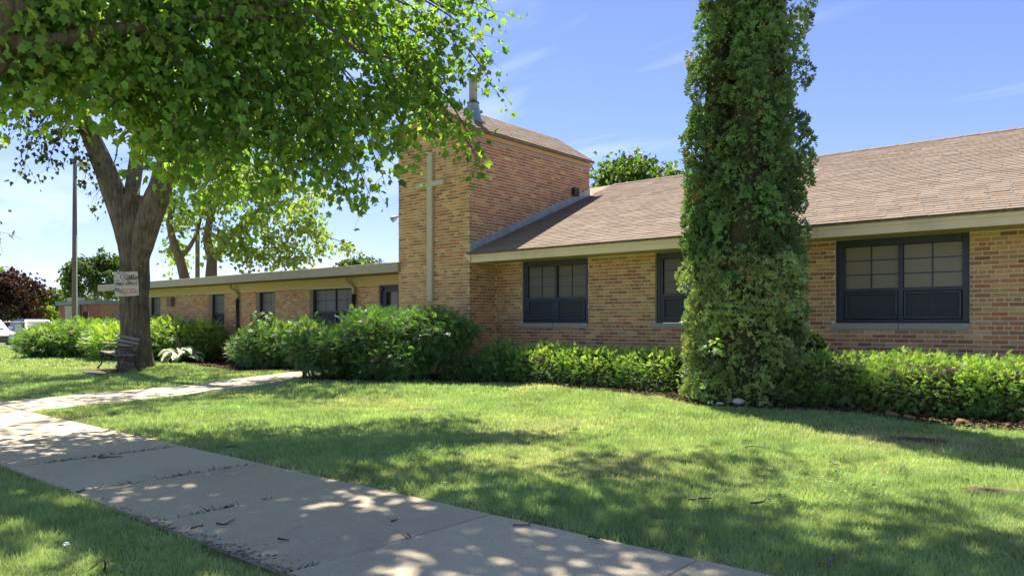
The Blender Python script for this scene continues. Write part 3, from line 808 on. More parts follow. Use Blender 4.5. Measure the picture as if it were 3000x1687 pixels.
brick_wall(bw, 'front', WALL_Y, fwall, nearest(bw, 'front', WALL_Y, 300, lambda u, z: z > 1.3 and u < -15.3))
part('frieze', G().box(FX0, -14.4, WALL_Y - 0.03, WALL_Y - 0.012, 2.245, 2.50), M['frieze'], flat)
part('frieze', G().box(-14.4, TX0 - 0.003, WALL_Y - 0.031, WALL_Y - 0.013, 2.245, 2.50), M['frieze'], flat)
part('soffit', G().box(FX0 - 0.6, TX0 - 0.004, 11.83, 22.5, 2.505, 2.53), M['soffit'], flat)
part('roof', G().box(FX0 - 0.6, TX0 - 0.004, 11.84, 22.6, 2.532, 2.67), M['soffit'], flat)
fjs = [-13.50, -15.35, -18.4, -21.45, -24.5, -27.5, -30.9]
for a, b in zip(fjs[:-1], fjs[1:]):
    bevel(part('fascia_panel', G().box(b + 0.004, a, 11.79, 11.828, 2.465 + rng.normal(0, .001), 2.70), M['fasciametal'], flat), 0.006, 1)
part('fascia_panel', G().box(-13.53, -13.50, 11.829, 11.884, 2.465, 2.70), M['fasciametal'], flat)
part('fascia_panel', G().box(FX0 - 0.62, FX0 - 0.602, 11.83, 22.6, 2.465, 2.70), M['fasciametal'], flat)
def wing_window(x0, x1, z0, z1, cols):
    w = link('window', None, ((x0 + x1) / 2, WALL_Y + 0.15, z0), flat)
    y = WALL_Y + 0.17
    f = G()
    f.box(x0, x0 + 0.07, y - 0.05, y + 0.06, z0, z1); f.box(x1 - 0.03, x1, y - 0.03, y + 0.06, z0, z1)
    f.box(x0 + 0.07, x1 - 0.03, y - 0.03, y + 0.06, z1 - 0.025, z1); f.box(x0 + 0.07, x1 - 0.03, y - 0.03, y + 0.06, z0, z0 + 0.05)
    part('frame', f, M['bronze'], w)
    zs = z0 + 0.645
    part('rail', G().box(x0 + 0.07, x1 - 0.03, y - 0.03, y + 0.05, zs - 0.04, zs), M['bronze'], w)
    cw = (x1 - 0.03 - x0 - 0.07) / cols
    for i in range(cols):
        a = x0 + 0.07 + i * cw; b = a + cw
        if i: part('mullion', G().box(a - 0.022, a + 0.022, y - 0.028, y + 0.055, z0 + 0.05, z1 - 0.025), M['bronze'], w)
        for k in range(2):
            for j in range(2):
                pa, pb = a + (b - a) * k / 2 + 0.008, a + (b - a) * (k + 1) / 2 - 0.008
                qa, qb = zs + (z1 - 0.03 - zs) * j / 2 + 0.007, zs + (z1 - 0.03 - zs) * (j + 1) / 2 - 0.007
                part('pane', G().box(pa, pb, y + 0.01, y + 0.02, qa, qb), M['greyshade'], w)
        part('lower_sash', G().box(a + 0.03, b - 0.03, y + 0.0, y + 0.012, z0 + 0.06, zs - 0.045), M['screen'], w)
    part('reveal', G().box(x0, x1, y + 0.07, y + 0.08, z0, z1), M['bronze'], w)
    part('sill', G().box(x0 - 0.03, x1 + 0.03, WALL_Y - 0.03, WALL_Y + 0.12, z0 - 0.09, z0 - 0.003), M['sill'], w)
for (a, b, z0, z1), n in zip(ops[1:], (2, 1, 1, 1)):
    wing_window(a, b, z0, z1, n)
# door
dr = link('door', None, (-14.9, WALL_Y + 0.1, 0), flat)
dx0, dx1 = -15.35, -14.50; y = WALL_Y + 0.08
g = G(); g.box(dx0, dx0 + 0.05, y - 0.04, y + 0.08, 0.02, 2.258); g.box(dx1 - 0.05, dx1, y - 0.04, y + 0.08, 0.02, 2.258); g.box(dx0 + .05, dx1 - .05, y - 0.04, y + 0.08, 2.20, 2.258)
part('frame', g, M['bronze'], dr)
g = G(); g.box(dx0 + .052, dx0 + .20, y, y + .05, 0.04, 2.195); g.box(dx1 - .20, dx1 - .052, y, y + .05, 0.04, 2.195); g.box(dx0 + .2, dx1 - .2, y, y + .05, 2.06, 2.195); g.box(dx0 + .2, dx1 - .2, y, y + .05, 0.04, 0.35)
part('leaf', g, M['bronze'], dr)
part('pane', G().box(dx0 + .2, dx1 - .2, y + .02, y + .03, 0.35, 2.06), M['doorglass'], dr)
part('closer', G().box(dx0 + .06, dx0 + .12, y - .05, y - .001, 2.10, 2.18), M['black'], dr)
g = G(); ccx = -14.86; g.box(ccx - .009, ccx + .009, y + .012, y + .018, 1.50, 1.75); g.box(ccx - .05, ccx - .01, y + .012, y + .018, 1.66, 1.685); g.box(ccx + .01, ccx + .05, y + .012, y + .018, 1.66, 1.685)
part('cross_decal', g, M['paper'], dr)
part('flame_decal', G().add([(ccx - .055, y + .015, 1.56), (ccx - .02, y + .015, 1.52), (ccx - .018, y + .015, 1.60), (ccx - .045, y + .015, 1.65)], [(0,1,2,3)]), M['signred'], dr)
# downspouts
for (xa, xb) in ((-22.44, -22.24), (-16.47, -16.30)):
    d = link('downspout', None, (xb, WALL_Y - 0.1, 0), flat)
    pth = [(xa, WALL_Y - 0.22, 2.52), (xa, WALL_Y - 0.22, 2.42), (xa + 0.02, WALL_Y - 0.20, 2.37), (xb - 0.03, WALL_Y - 0.10, 2.24), (xb, WALL_Y - 0.085, 2.19), (xb, WALL_Y - 0.085, 2.03)]
    part('elbow', G().tube(pth, 0.047, 10), M['downspout'], d, smooth=True)
    part('pipe', G().tube([(xb, WALL_Y - 0.08, 2.04), (xb, WALL_Y - 0.08, 0.05)], 0.05, 10), M['darkpipe'], d, smooth=True)
part('wall_box', G().box(-26.97, -26.63, WALL_Y - 0.14, WALL_Y - 0.012, 1.85, 2.18), M['soffit'], flat)

# ------------------------------------------------------------------ foliage helpers
def norm(a): return a / (np.linalg.norm(a, axis=-1, keepdims=True) + 1e-9)
def frames(nrm, tip):
    """columns: side, tip, normal"""
    tip = norm(tip); s_ = norm(np.cross(tip, nrm)); n_ = np.cross(s_, tip)
    return np.stack([s_, tip, n_], -1)
def scatter(TV, TF, P, R, S, col):
    n, k = len(P), len(TV)
    S = np.asarray(S, float)
    if S.ndim == 1: S = S[:, None, None]
    else: S = S[:, None, :]
    L = TV[None] * S
    V = np.einsum('nij,nkj->nki', R, L) + P[:, None, :]
    F = (TF[None] + (np.arange(n) * k)[:, None, None]).reshape(-1, TF.shape[1])
    c = np.repeat(col, k, axis=0)
    return V.reshape(-1, 3), F, c
def merge(parts):
    V, F, Cc, n = [], [], [], 0
    for v, f, c in parts:
        V.append(v); F.append(f + n); Cc.append(c); n += len(v)
    return np.concatenate(V), np.concatenate(F), np.concatenate(Cc)
_o = [(0,0),(.40,.06),(.33,.24),(.54,.56),(.25,.60),(0,1),(-.25,.60),(-.54,.56),(-.33,.24),(-.40,.06)]
MV = np.array([(0, .36, .03)] + [(x, y, -.28*abs(x) - .22*y*y) for x, y in _o])
MF = np.array([(0, i + 1, (i + 1) % 10 + 1) for i in range(10)])
_o = [(0,0),(.45,.12),(.30,.5),(0,1),(-.30,.5),(-.45,.12)]
LV = np.array([(0, .36, .02)] + [(x, y, -.25*abs(x) - .2*y*y) for x, y in _o])
LF = np.array([(0, i + 1, (i + 1) % 6 + 1) for i in range(6)])
QV = np.array([(0,0,0),(.42,.45,-.1),(0,1,-.2),(-.42,.45,-.1)]); QF = np.array([(0,1,2),(0,2,3)])
BLADE = np.array([(-1,0,0),(1,0,0),(-.7,.55,.0),(.7,.55,.0),(0,1,.0)])
def rand_dir(n):
    return norm(rng.normal(size=(n, 3)))
def tint(base, n, var=0.24, warm=0.14):
    b = np.asarray(base)[None] * (1 + rng.normal(0, var, (n, 1)))
    b[:, 0] *= 1 + rng.normal(0, warm, n)
    return np.clip(b, 0.004, 0.9)
def bez(p0, p1, p2, n):
    t = np.linspace(0, 1, n)[:, None]
    p0, p1, p2 = [np.asarray(q, float) for q in (p0, p1, p2)]
    return (1-t)**2*p0 + 2*t*(1-t)*p1 + t*t*p2
class Tree:
    """collects limbs, twigs and leaves of one tree"""
    def __init__(s): s.wood = G(); s.leaf = []
    def limb(s, pts, r0, r1, n=8, wob=0.0):
        P = np.asarray(pts, float)
        if wob: P[1:-1] += rng.normal(0, wob, (len(P) - 2, 3))
        s.wood.tube(P, np.linspace(r0, r1, len(P)), n)
    def bough(s, a, b, leaves, size, base, spread=0.45, r=0.03, twigs=14, TV=MV, TF=MF, droop=0.35, start=0.25, wood=True, sizevar=0.2):
        """a branch from a to b, drooping, with leafy twigs along its outer part"""
        a, b = np.asarray(a, float), np.asarray(b, float)
        L = np.linalg.norm(b - a)
        mid = (a + b) / 2 + np.array([0, 0, 0.16 * L]) + rng.normal(0, 0.08 * L, 3)
        path = bez(a, mid, b, 9)
        if wood: s.wood.tube(path, np.linspace(r, r * 0.25, 9), 5)
        d = norm((b - a)[None])[0]
        for k in range(twigs):
            t = start + (1 - start) * (k + rng.random()) / twigs
            i = min(int(t * 8), 7); p = path[i] + (path[i+1] - path[i]) * (t * 8 - i)
            dv = norm((d * 0.5 + rng.normal(0, 0.8, 3) * np.array([1, 1, 0.6]) + np.array([0, 0, -droop * 0.5]))[None])[0]
            ln = spread * rng.uniform(0.6, 1.35)
            q = p + dv * ln + np.array([0, 0, -droop * ln * 0.5])
            tw = bez(p, p + dv * ln * 0.6, q, 4)
            if wood: s.wood.tube(tw, [r * 0.2, r * 0.16, r * 0.12, r * 0.08], 3, cap=False)
            n = max(2, int(leaves * rng.uniform(0.6, 1.4)))
            u = rng.uniform(0.15, 1.05, n)[:, None]
            pos = (1-u)**2*tw[0] + 2*u*(1-u)*(p + dv*ln*0.6) + u*u*q + rng.normal(0, 0.09 * spread / 0.45, (n, 3))
            tipd = norm(dv[None] * 0.5 + rng.normal(0, 0.75, (n, 3)) + np.array([0, 0, -0.75 - droop]))
            nr = norm(np.array([0, 0, 0.75]) + rng.normal(0, 0.6, (n, 3)) + np.array([SUN.x, SUN.y, SUN.z]) * 0.35)
            R = frames(nr, tipd)
            s.leaf.append(scatter(TV, TF, pos, R, size * rng.uniform(1 - sizevar*1.6, 1 + sizevar*1.4, n), tint(base, n)))
    def finish(s, name, loc, label, cat='tree', bark='bark', leafmat='maple', group=None, trunk=None):
        r = root(name, loc, label, cat, group)
        if trunk is not None:
            tk = part('trunk', trunk[0], M[bark], r, smooth=True)
            part('limbs', s.wood, M[bark], tk, smooth=True)
        else:
            part('trunk', s.wood, M[bark], r, smooth=True)
        if s.leaf:
            v, f, c = merge(s.leaf)
            part('crown', (v, f), M[leafmat], r, c)
        return r
LEAFC = (0.175, 0.290, 0.085)

# ------------------------------------------------------------------ the big maple beside the bench
AX, AY = -20.36, 8.70
def bark_tube(path, rad, n=72, m=110, amp=0.035, flare=None, seed=0):
    P = np.asarray(path, float); s0 = np.linspace(0, 1, len(P)); s1 = np.linspace(0, 1, m)
    # smooth interpolation
    from numpy import interp
    Q = np.stack([interp(s1, s0, P[:, k]) for k in range(3)], 1)
    for _ in range(6): Q[1:-1] = (Q[:-2] + 2*Q[1:-1] + Q[2:]) / 4
    R = interp(s1, s0, rad)
    for _ in range(6): R[1:-1] = (R[:-2] + 2*R[1:-1] + R[2:]) / 4
    T = norm(np.gradient(Q, axis=0)); A = np.array([1.0, 0, 0]); V = []
    ang = np.arange(n) * 2 * math.pi / n
    ln = np.concatenate([[0], np.cumsum(np.linalg.norm(np.diff(Q, axis=0), axis=1))])
    for i in range(m):
        A = A - T[i] * A.dot(T[i]); A = A / np.linalg.norm(A); B = np.cross(T[i], A)
        ca, sa = np.cos(ang), np.sin(ang)
        rg = np.abs(fbm(ca * 5.5 * R[i] / 0.42 + 9 + seed + (fbm(ca*2, sa*2, ln[i]*0.8)-0.5)*1.2, sa * 5.5 * R[i] / 0.42 + 4, ln[i] * 1.15, 3) - 0.5) * 2
        rr = R[i] * (1 + (fbm(ca * 1.3 + 3 + seed, sa * 1.3, ln[i] * 0.35) - 0.5) * 0.22) + (rg - 0.25) * amp * 1.6
        if flare is not None: rr = rr + flare(ang, ln[i])
        V.append(Q[i] + rr[:, None] * (ca[:, None] * A + sa[:, None] * B))
    F = [(i*n+j, i*n+(j+1) % n, (i+1)*n+(j+1) % n, (i+1)*n+j) for i in range(m-1) for j in range(n)]
    return np.concatenate(V), F
def flareA(ang, z):
    return 0.17 * math.exp(-z / 0.28) * (1 + 0.7 * np.sin(ang * 5 + 0.6)) + 0.05 * math.exp(-z / 0.9)
TA = Tree()
pA = lambda dx, dy, t=None: at(dx, dy, t if t else 19.75)
g1 = G(); g1.add(*bark_tube([(AX, AY, -0.15), (AX + .02, AY, 0.6), (AX - .04, AY, 1.8), (AX - .08, AY, 3.0), (AX - .16, AY, 3.9), (AX - .2, AY, 4.6)], [0.375, 0.35, 0.335, 0.36, 0.43, 0.34], flare=flareA, amp=0.055))
l1 = [pA(338, 720), pA(330, 640), pA(314, 555), pA(281, 470), pA(250, 390), pA(205, 290), pA(165, 215, 19.9), pA(110, 120, 20.2)]
g1.add(*bark_tube(l1, [0.18, 0.25, 0.30, 0.27, 0.24, 0.21, 0.17, 0.12], n=48, m=80, amp=0.03, seed=5))
l2 = [pA(345, 740, 19.75), pA(350, 650, 19.65), pA(368, 570, 19.6), pA(400, 480, 19.5), pA(425, 400, 19.4), pA(470, 300, 19.3), pA(540, 200, 19.2), pA(620, 90, 19)]
g1.add(*bark_tube(l2, [0.16, 0.24, 0.31, 0.28, 0.25, 0.2, 0.16, 0.11], n=48, m=80, amp=0.03, seed=11))
l3 = [pA(330, 500, 19.8), pA(345, 400, 20.3), pA(350, 300, 20.8), pA(360, 150, 21.2), pA(370, 0, 21.5)]
g1.add(*bark_tube(l3, [0.2, 0.17, 0.15, 0.12, 0.09], n=32, m=40, amp=0.02, seed=15))
CA = np.array([AX + 0.3, AY + 0.3, 9.2]); RA = np.array([6.4, 6.2, 5.0])
heads = [np.array(l1[4]), np.array(l1[6]), np.array(l2[5]), np.array(l2[7]), np.array(l3[3]), np.array(l1[7]), np.array(l3[4])]
for i in range(98):
    d = rand_dir(1)[0]
    if d[2] < -0.55: d[2] *= -0.5; d /= np.linalg.norm(d)
    tip = CA + RA * d * rng.uniform(0.55, 1.0)
    hd = min(heads, key=lambda h: np.linalg.norm(h - tip) + rng.random() * 2)
    a = hd + (tip - hd) * rng.uniform(0.1, 0.35)
    if i % 2 == 0: TA.limb(bez(hd, (hd + a) / 2 + rng.normal(0, .15, 3), a, 5), 0.05, 0.035, 5)
    TA.bough(a, tip, 9, 0.145, LEAFC, spread=0.6, r=0.035, twigs=15, TV=LV, TF=LF, wood=(i % 2 == 0))
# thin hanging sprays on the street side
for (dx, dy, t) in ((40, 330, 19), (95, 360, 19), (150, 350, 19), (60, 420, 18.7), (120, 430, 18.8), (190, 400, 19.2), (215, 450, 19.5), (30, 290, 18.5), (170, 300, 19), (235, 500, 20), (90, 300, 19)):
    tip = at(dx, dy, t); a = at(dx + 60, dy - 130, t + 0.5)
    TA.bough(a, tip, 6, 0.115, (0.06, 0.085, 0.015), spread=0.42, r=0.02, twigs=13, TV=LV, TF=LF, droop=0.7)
for (dx, dy, t) in ((480, 480, 19.2), (580, 500, 19), (430, 420, 19.3), (600, 400, 18.7), (690, 390, 18.4)):
    TA.bough(at(dx - 40, dy - 160, t + 0.3), at(dx, dy, t), 11, 0.15, LEAFC, spread=0.55, r=0.03, twigs=16, TV=LV, TF=LF)
TA.finish('maple_tree', (AX, AY, 0), 'large forked maple with a sign on its trunk and a bench below', trunk=(g1,))

# ------------------------------------------------------------------ near street maple, its trunk just outside the frame
TB = Tree()
BX, BY = -10.9, 1.05
gB = G(); gB.add(*bark_tube([(BX, BY, -0.1), (BX, BY, 1.0), (BX + .05, BY + .05, 2.2), (BX + .1, BY + .1, 3.0)], [0.36, 0.31, 0.30, 0.33], n=40, m=40, flare=flareA))
lb1 = [(BX + .05, BY + .05, 2.4), (-10.2, 1.75, 3.4), at(-26, 150, 8.0), at(-16, 90, 8.05), (-9.05, 3.4, 5.9), (-8.6, 4.2, 7.4), (-8.2, 5.0, 9.2), (-8.0, 5.4, 10.8)]
gB.add(*bark_tube(lb1, [0.27, 0.24, 0.205, 0.19, 0.17, 0.14, 0.10, 0.06], n=36, m=60, amp=0.02, seed=3))
lb2 = [(BX + .02, BY, 2.5), (-10.9, 0.7, 4.0), (-10.6, 0.2, 6.0), (-10.2, -0.2, 8.5), (-10, -0.4, 10.5)]
gB.add(*bark_tube(lb2, [0.26, 0.22, 0.17, 0.11, 0.06], n=30, m=40, amp=0.02, seed=8))
lb3 = [at(5, 110, 8.05), at(120, 108, 8.2), at(270, 77, 8.4), at(400, 62, 8.6), at(540, 38, 8.9), at(700, 12, 9.4), at(820, -30, 9.9), at(950, -90, 10.4)]
gB.add(*bark_tube(lb3, [0.10, 0.09, 0.075, 0.065, 0.055, 0.045, 0.035, 0.02], n=16, m=50, amp=0.008, seed=4))
lb4 = [at(560, 34, 9), at(690, 50, 9.4), at(780, 25, 9.6), at(830, 70, 9.7), at(900, 130, 9.8), at(1000, 150, 10)]
TB.limb(lb4, 0.045, 0.015, 8)
lb5 = [(-8.9, 3.7, 6.4), (-7.6, 5.2, 7.6), (-6.4, 6.6, 8.3), (-5.2, 7.6, 8.6)]
lb6 = [(-8.7, 4.0, 7.0), (-6.8, 4.4, 8.6), (-5.0, 4.8, 9.4), (-3.6, 5.2, 9.6)]
lb7 = [(-9.05, 3.4, 5.9), (-9.6, 5.2, 7.0), (-9.9, 6.8, 7.6), (-9.8, 8.2, 7.8)]
for l in (lb5, lb6, lb7): TB.limb(l, 0.13, 0.04, 10)
lb8 = [at(560, 34, 9), at(700, -40, 10.2), at(900, -60, 11), at(1050, -20, 11.6), at(1150, 40, 11.8)]
TB.limb(lb8, 0.06, 0.02, 8)
# drooping boughs that hang into the picture: tip point and length back up to the limb
fringe = [  # x, y on the photo, distance, start offset
 (1245,35,11.6,(-180,-60)), (1215,110,11.3,(-200,-130)), (1235,215,11.0,(-160,-190)), (1130,150,11.2,(-180,-130)), (1150,110,11.2,(-210,-130)), (1120,235,10.8,(-130,-170)),
 (1215,420,10.6,(-150,-170)), (1185,365,10.5,(-150,-190)), (1110,320,10.3,(-110,-200)), (1060,300,10.4,(-150,-190)), (1110,270,10.6,(-160,-180)), (1020,335,10.2,(-90,-220)),
 (965,450,10.2,(-110,-230)), (960,400,10.1,(-140,-230)), (930,490,10.0,(-90,-230)), (880,500,9.9,(-80,-230)), (840,500,9.9,(-80,-230)), (860,400,9.9,(-110,-220)),
 (800,420,9.8,(-90,-230)), (760,370,9.7,(-100,-220)), (720,440,9.7,(-80,-240)), (690,380,9.6,(-100,-220)), (700,480,9.8,(-60,-220)), (650,430,9.6,(-80,-220)), (600,500,9.7,(-60,-240)),
 (560,430,9.4,(-80,-230)), (620,330,9.3,(-90,-220)), (520,370,9.3,(-80,-230)), (480,450,9.5,(-60,-240)), (440,380,9.2,(-70,-230)), (430,430,9.4,(-40,-230)), (380,310,9.0,(-70,-220)),
 (330,300,9.1,(-40,-230)), (290,250,8.8,(-60,-190)), (200,225,8.6,(-50,-190)), (150,265,8.7,(-30,-190)), (100,220,8.4,(-30,-170)), (50,240,8.5,(-10,-170)), (10,210,8.3,(20,-150)),
 (1080,180,10.6,(-200,-160)), (1000,240,10.2,(-180,-190)), (940,300,10.0,(-160,-200)), (880,230,9.8,(-160,-190)), (820,290,9.7,(-140,-200)), (760,230,9.5,(-140,-190)), (700,290,9.5,(-120,-200)),
 (640,210,9.2,(-130,-180)), (580,270,9.2,(-110,-190)), (520,200,9.0,(-120,-180)), (460,260,8.9,(-100,-190)), (400,190,8.7,(-100,-170)), (340,230,8.7,(-80,-180)), (280,170,8.5,(-80,-160)), (220,150,8.4,(-60,-150)), (150,130,8.3,(-50,-140)), (80,110,8.2,(-30,-130)), (20,100,8.1,(10,-120)),
 (1000,110,10.6,(-200,-120)), (900,120,10.0,(-180,-130)), (800,140,9.7,(-160,-140)), (700,120,9.3,(-140,-130)), (600,110,9.0,(-130,-120)), (500,90,8.8,(-110,-110)), (400,90,8.6,(-90,-110)), (300,70,8.4,(-80,-100)), (180,50,8.2,(-50,-90)), (60,40,8.1,(-20,-80)),
 (1090,60,10.9,(-200,-100)), (960,30,10.4,(-170,-80)), (850,40,9.9,(-150,-80)), (740,30,9.5,(-130,-80)), (620,20,9.1,(-110,-70)), (480,10,8.7,(-90,-70)), (350,0,8.4,(-70,-60)), (200,-10,8.2,(-50,-60)), (1150,0,11.4,(-150,-70)), (1225,5,11.8,(-130,-40)),
 (2,590,12.5,(-60,-70)), (540,300,9.5,(-70,-200)), (170,200,8.8,(-40,-150))]
for (dx, dy, t, (ox, oy)) in fringe:
    thin = 0.62 if (dy > 430 or dx > 1180) else (0.85 if dx > 950 else 1.0)
    if (dx, dy) == (2, 590): thin = 0.3
    TB.bough(at(dx + ox, dy + oy, t + 0.4), at(dx, dy, t), 10.5 * thin, 0.097, LEAFC, spread=0.46, r=0.02, twigs=int(18 * thin) + 2, sizevar=0.3)
    if 150 < dx < 1100 and dy < 430:     # a second layer behind
        TB.bough(at(dx + ox * 0.8, dy + oy * 0.8, t + 1.9), at(dx + rng.normal(0, 30), dy + rng.normal(0, 25) - 15, t + 1.6), 9, 0.10, LEAFC, spread=0.52, r=0.02, twigs=9, sizevar=0.3)
# upper crown, above the picture: gives the shade on lawn and sidewalk
CB = np.array([-7.6, 3.6, 9.3]); RB = np.array([6.6, 6.3, 3.3])
for i in range(140):
    d = rand_dir(1)[0]
    tip = CB + RB * d * rng.uniform(0.45, 1.0)
    t = depth(tip)
    if t > 0.5 and (tip[2] - CAM_H) / t < 0.50 and abs(side(tip) / t) < 0.78: continue
    TB.bough(CB + (tip - CB) * 0.72 + rng.normal(0, .3, 3), tip, 9, 0.17, LEAFC, spread=1.05, r=0.03, twigs=13, TV=QV, TF=QF, wood=(i % 3 == 0))
CB3 = np.array([-8.6, 5.6, 8.7])
for i in range(34):
    d = rand_dir(1)[0]; tip = CB3 + np.array([3.0, 1.9, 1.5]) * d * rng.uniform(0.3, 1.0)
    TB.bough(CB3 + (tip - CB3) * 0.6 + rng.normal(0, .3, 3), tip, 8, 0.19, LEAFC, spread=0.7, r=0.03, twigs=11, TV=QV, TF=QF, wood=(i % 3 == 0))
CB2 = np.array([-4.9, 6.6, 9.6])
for i in range(40):
    d = rand_dir(1)[0]
    tip = CB2 + np.array([3.6, 2.5, 1.7]) * d * rng.uniform(0.3, 1.0)
    TB.bough(CB2 + (tip - CB2) * 0.6 + rng.normal(0, .3, 3), tip, 8, 0.19, LEAFC, spread=0.7, r=0.03, twigs=11, TV=QV, TF=QF, wood=(i % 3 == 0))
TB.finish('street_maple', (BX, BY, 0), 'near street maple whose leafy boughs hang across the top of the view', trunk=(gB,))

# ------------------------------------------------------------------ shrubs
# a yew shoot: needles in two ranks along a stem
def shoot(nn=7, L=1.0, nl=0.36, nw=0.075, curve=0.25):
    V, F = [], []
    for i in range(nn):
        y = L * (i + 0.4) / nn; z = -curve * y * y
        for sgn in (-1, 1):
            l = nl * (1.05 - 0.55 * i / nn); n = len(V)
            bx, by = 0.0, y
            tx, ty = sgn * l, y + l * 0.55
            px, py = -(ty - by), (tx - bx); q = math.hypot(px, py); px, py = px / q * nw, py / q * nw
            V += [(bx - px*.6, by - py*.6, z), (bx + px*.6, by + py*.6, z), (tx, ty, z - 0.10 * l - 0.05)]
            V[-3] = ((bx + (tx-bx)*.0), by, z); V[-2] = ((bx+tx)/2 + px, (by+ty)/2 + py, z - 0.02)
            V += [((bx+tx)/2 - px, (by+ty)/2 - py, z - 0.02)]
            F += [(n, n+1, n+2), (n, n+2, n+3)] if sgn > 0 else [(n, n+2, n+1), (n, n+3, n+2)]
    n = len(V); y = L
    V += [(0, y*.92, -curve*y*y), (nw, y + nl*.3, -curve*y*y-.05), (0, y + nl*.7, -curve*y*y-.1), (-nw, y + nl*.3, -curve*y*y-.05)]
    F += [(n, n+1, n+2), (n, n+2, n+3)]
    return np.array(V), np.array(F)
SHV, SHF = shoot(6)
SFV, SFF = shoot(5, nl=0.42, nw=0.068)
def lumpy(c, r, seed, amp=0.25, fr=1.6, flat_top=None):
    """radius function of an uneven ellipsoid; returns surface point and normal for directions"""
    c, r = np.asarray(c, float), np.asarray(r, float)
    def f(d):
        k = 1 + amp * 2 * (fbm(d[:, 0]*fr + seed, d[:, 1]*fr + 7, d[:, 2]*fr + 3) - 0.5)
        if flat_top is not None:
            p = np.sign(d) * np.abs(d) ** flat_top
            p = p / np.max(np.abs(p), axis=1, keepdims=True) * (np.linalg.norm(d, axis=1, keepdims=True)) if False else p
            s_ = 1 / (np.sum(np.abs(d) ** (1/flat_top*2), axis=1) ** (flat_top/2))
            return c + r * d * (s_ * k)[:, None]
        return c + r * d * k[:, None]
    return f
def shrub(name, label, blobs, dens, size, base, mtl='needle', T=(SHV, SHF), up=0.35, wild=0.35, core=0.80, far=0.03, cat='shrub', group=None, stems=True, tips=None, tipfrac=0.25, jitter=0.10, zmin=0.03):
    """blobs: (centre, radii, flat_top or None); shoots over each uneven surface, dark twig mass inside"""
    cs = np.mean([b[0] for b in blobs], axis=0)
    r = root(name, (cs[0], cs[1], 0), label, cat, group)
    lv = []; cg = G()
    allin = []
    for bi, (c, rad, ft) in enumerate(blobs):
        c, rad = np.asarray(c, float), np.asarray(rad, float)
        f = lumpy(c, rad, bi * 3.7 + len(label), 0.22, 1.9, ft)
        area = 4 * math.pi * ((rad[0]*rad[1])**1.6/3 + (rad[0]*rad[2])**1.6/3 + (rad[1]*rad[2])**1.6/3) ** (1/1.6)
        n = int(area * dens)
        d = rand_dir(n)
        P = f(d); e = 0.05
        nr = norm(d / rad)
        P = P - nr * (rng.random(n) ** 2 * jitter * 2.5)[:, None] + rng.normal(0, jitter * 0.35, (n, 3))
        keep = P[:, 2] > zmin
        for bj, (c2, r2, ft2) in enumerate(blobs):
            if bj != bi: keep &= np.sum(((P - np.asarray(c2)) / (np.asarray(r2) * 0.86)) ** 2, axis=1) > 1
        # leave out what no eye on this side could see (far underside against the wall)
        keep &= ~((nr[:, 1] > 0.75) & (P[:, 2] < 0.5) & (c[1] > 11))
        P, nr = P[keep], nr[keep]; n = len(P)
        clump = fbm(P[:, 0]*3 + 5, P[:, 1]*3, P[:, 2]*4)
        tip = norm(nr * 0.8 + np.array([0, 0, up]) + rng.normal(0, wild, (n, 3)))
        fn = norm(np.array([0, 0, 1.0]) + nr * 0.5 + rng.normal(0, 0.35, (n, 3)))
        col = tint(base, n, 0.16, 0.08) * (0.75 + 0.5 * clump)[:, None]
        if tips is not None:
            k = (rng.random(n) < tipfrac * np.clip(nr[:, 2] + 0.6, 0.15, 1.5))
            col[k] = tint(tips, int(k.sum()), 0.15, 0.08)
        lv.append(scatter(T[0], T[1], P, frames(fn, tip), size * rng.uniform(0.7, 1.35, n), col))
        # inner mass
        nu, nv = 22, 12
        th = np.linspace(0, 2*math.pi, nu, endpoint=False); ph = np.linspace(-1.45, 1.5, nv)
        D = np.array([(math.cos(p)*math.cos(t), math.cos(p)*math.sin(t), math.sin(p)) for p in ph for t in th])
        S = c + (f(D) - c) * core - norm(D / rad) * 0.02
        S[:, 2] = np.maximum(S[:, 2], zmin * 0.5)
        cg.add(S, [(i*nu+j, i*nu+(j+1) % nu, (i+1)*nu+(j+1) % nu, (i+1)*nu+j) for i in range(nv-1) for j in range(nu)])
    part('twig_mass', cg, M['core'], r, smooth=True)
    if stems:
        sg_ = G()
        for (c, rad, ft) in blobs:
            for k in range(5):
                p = np.asarray(c) + np.array([rng.normal(0, rad[0]*.35), rng.normal(0, rad[1]*.3), 0])
                sg_.tube([(c[0] + rng.normal(0, .1), c[1] + rng.normal(0, .1), -0.05), ((c[0]+p[0])/2, (c[1]+p[1])/2, c[2]*.5), p], [0.03, 0.022, 0.015], 5)
        part('stem', sg_, M['twig'], r)
    v, fcs, c_ = merge(lv)
    part('foliage', (v, fcs), M[mtl], r, c_)
    return r
YEW = (0.088, 0.195, 0.065)
# clipped hedge under the right window
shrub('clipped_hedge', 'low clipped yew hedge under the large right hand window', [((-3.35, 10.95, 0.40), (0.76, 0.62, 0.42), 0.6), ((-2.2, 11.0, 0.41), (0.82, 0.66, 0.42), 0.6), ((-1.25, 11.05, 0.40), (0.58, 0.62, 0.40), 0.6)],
      1080, 0.056, (0.17, 0.31, 0.085), tips=(0.42, 0.58, 0.16), tipfrac=0.35, T=(SFV, SFF), jitter=0.08)
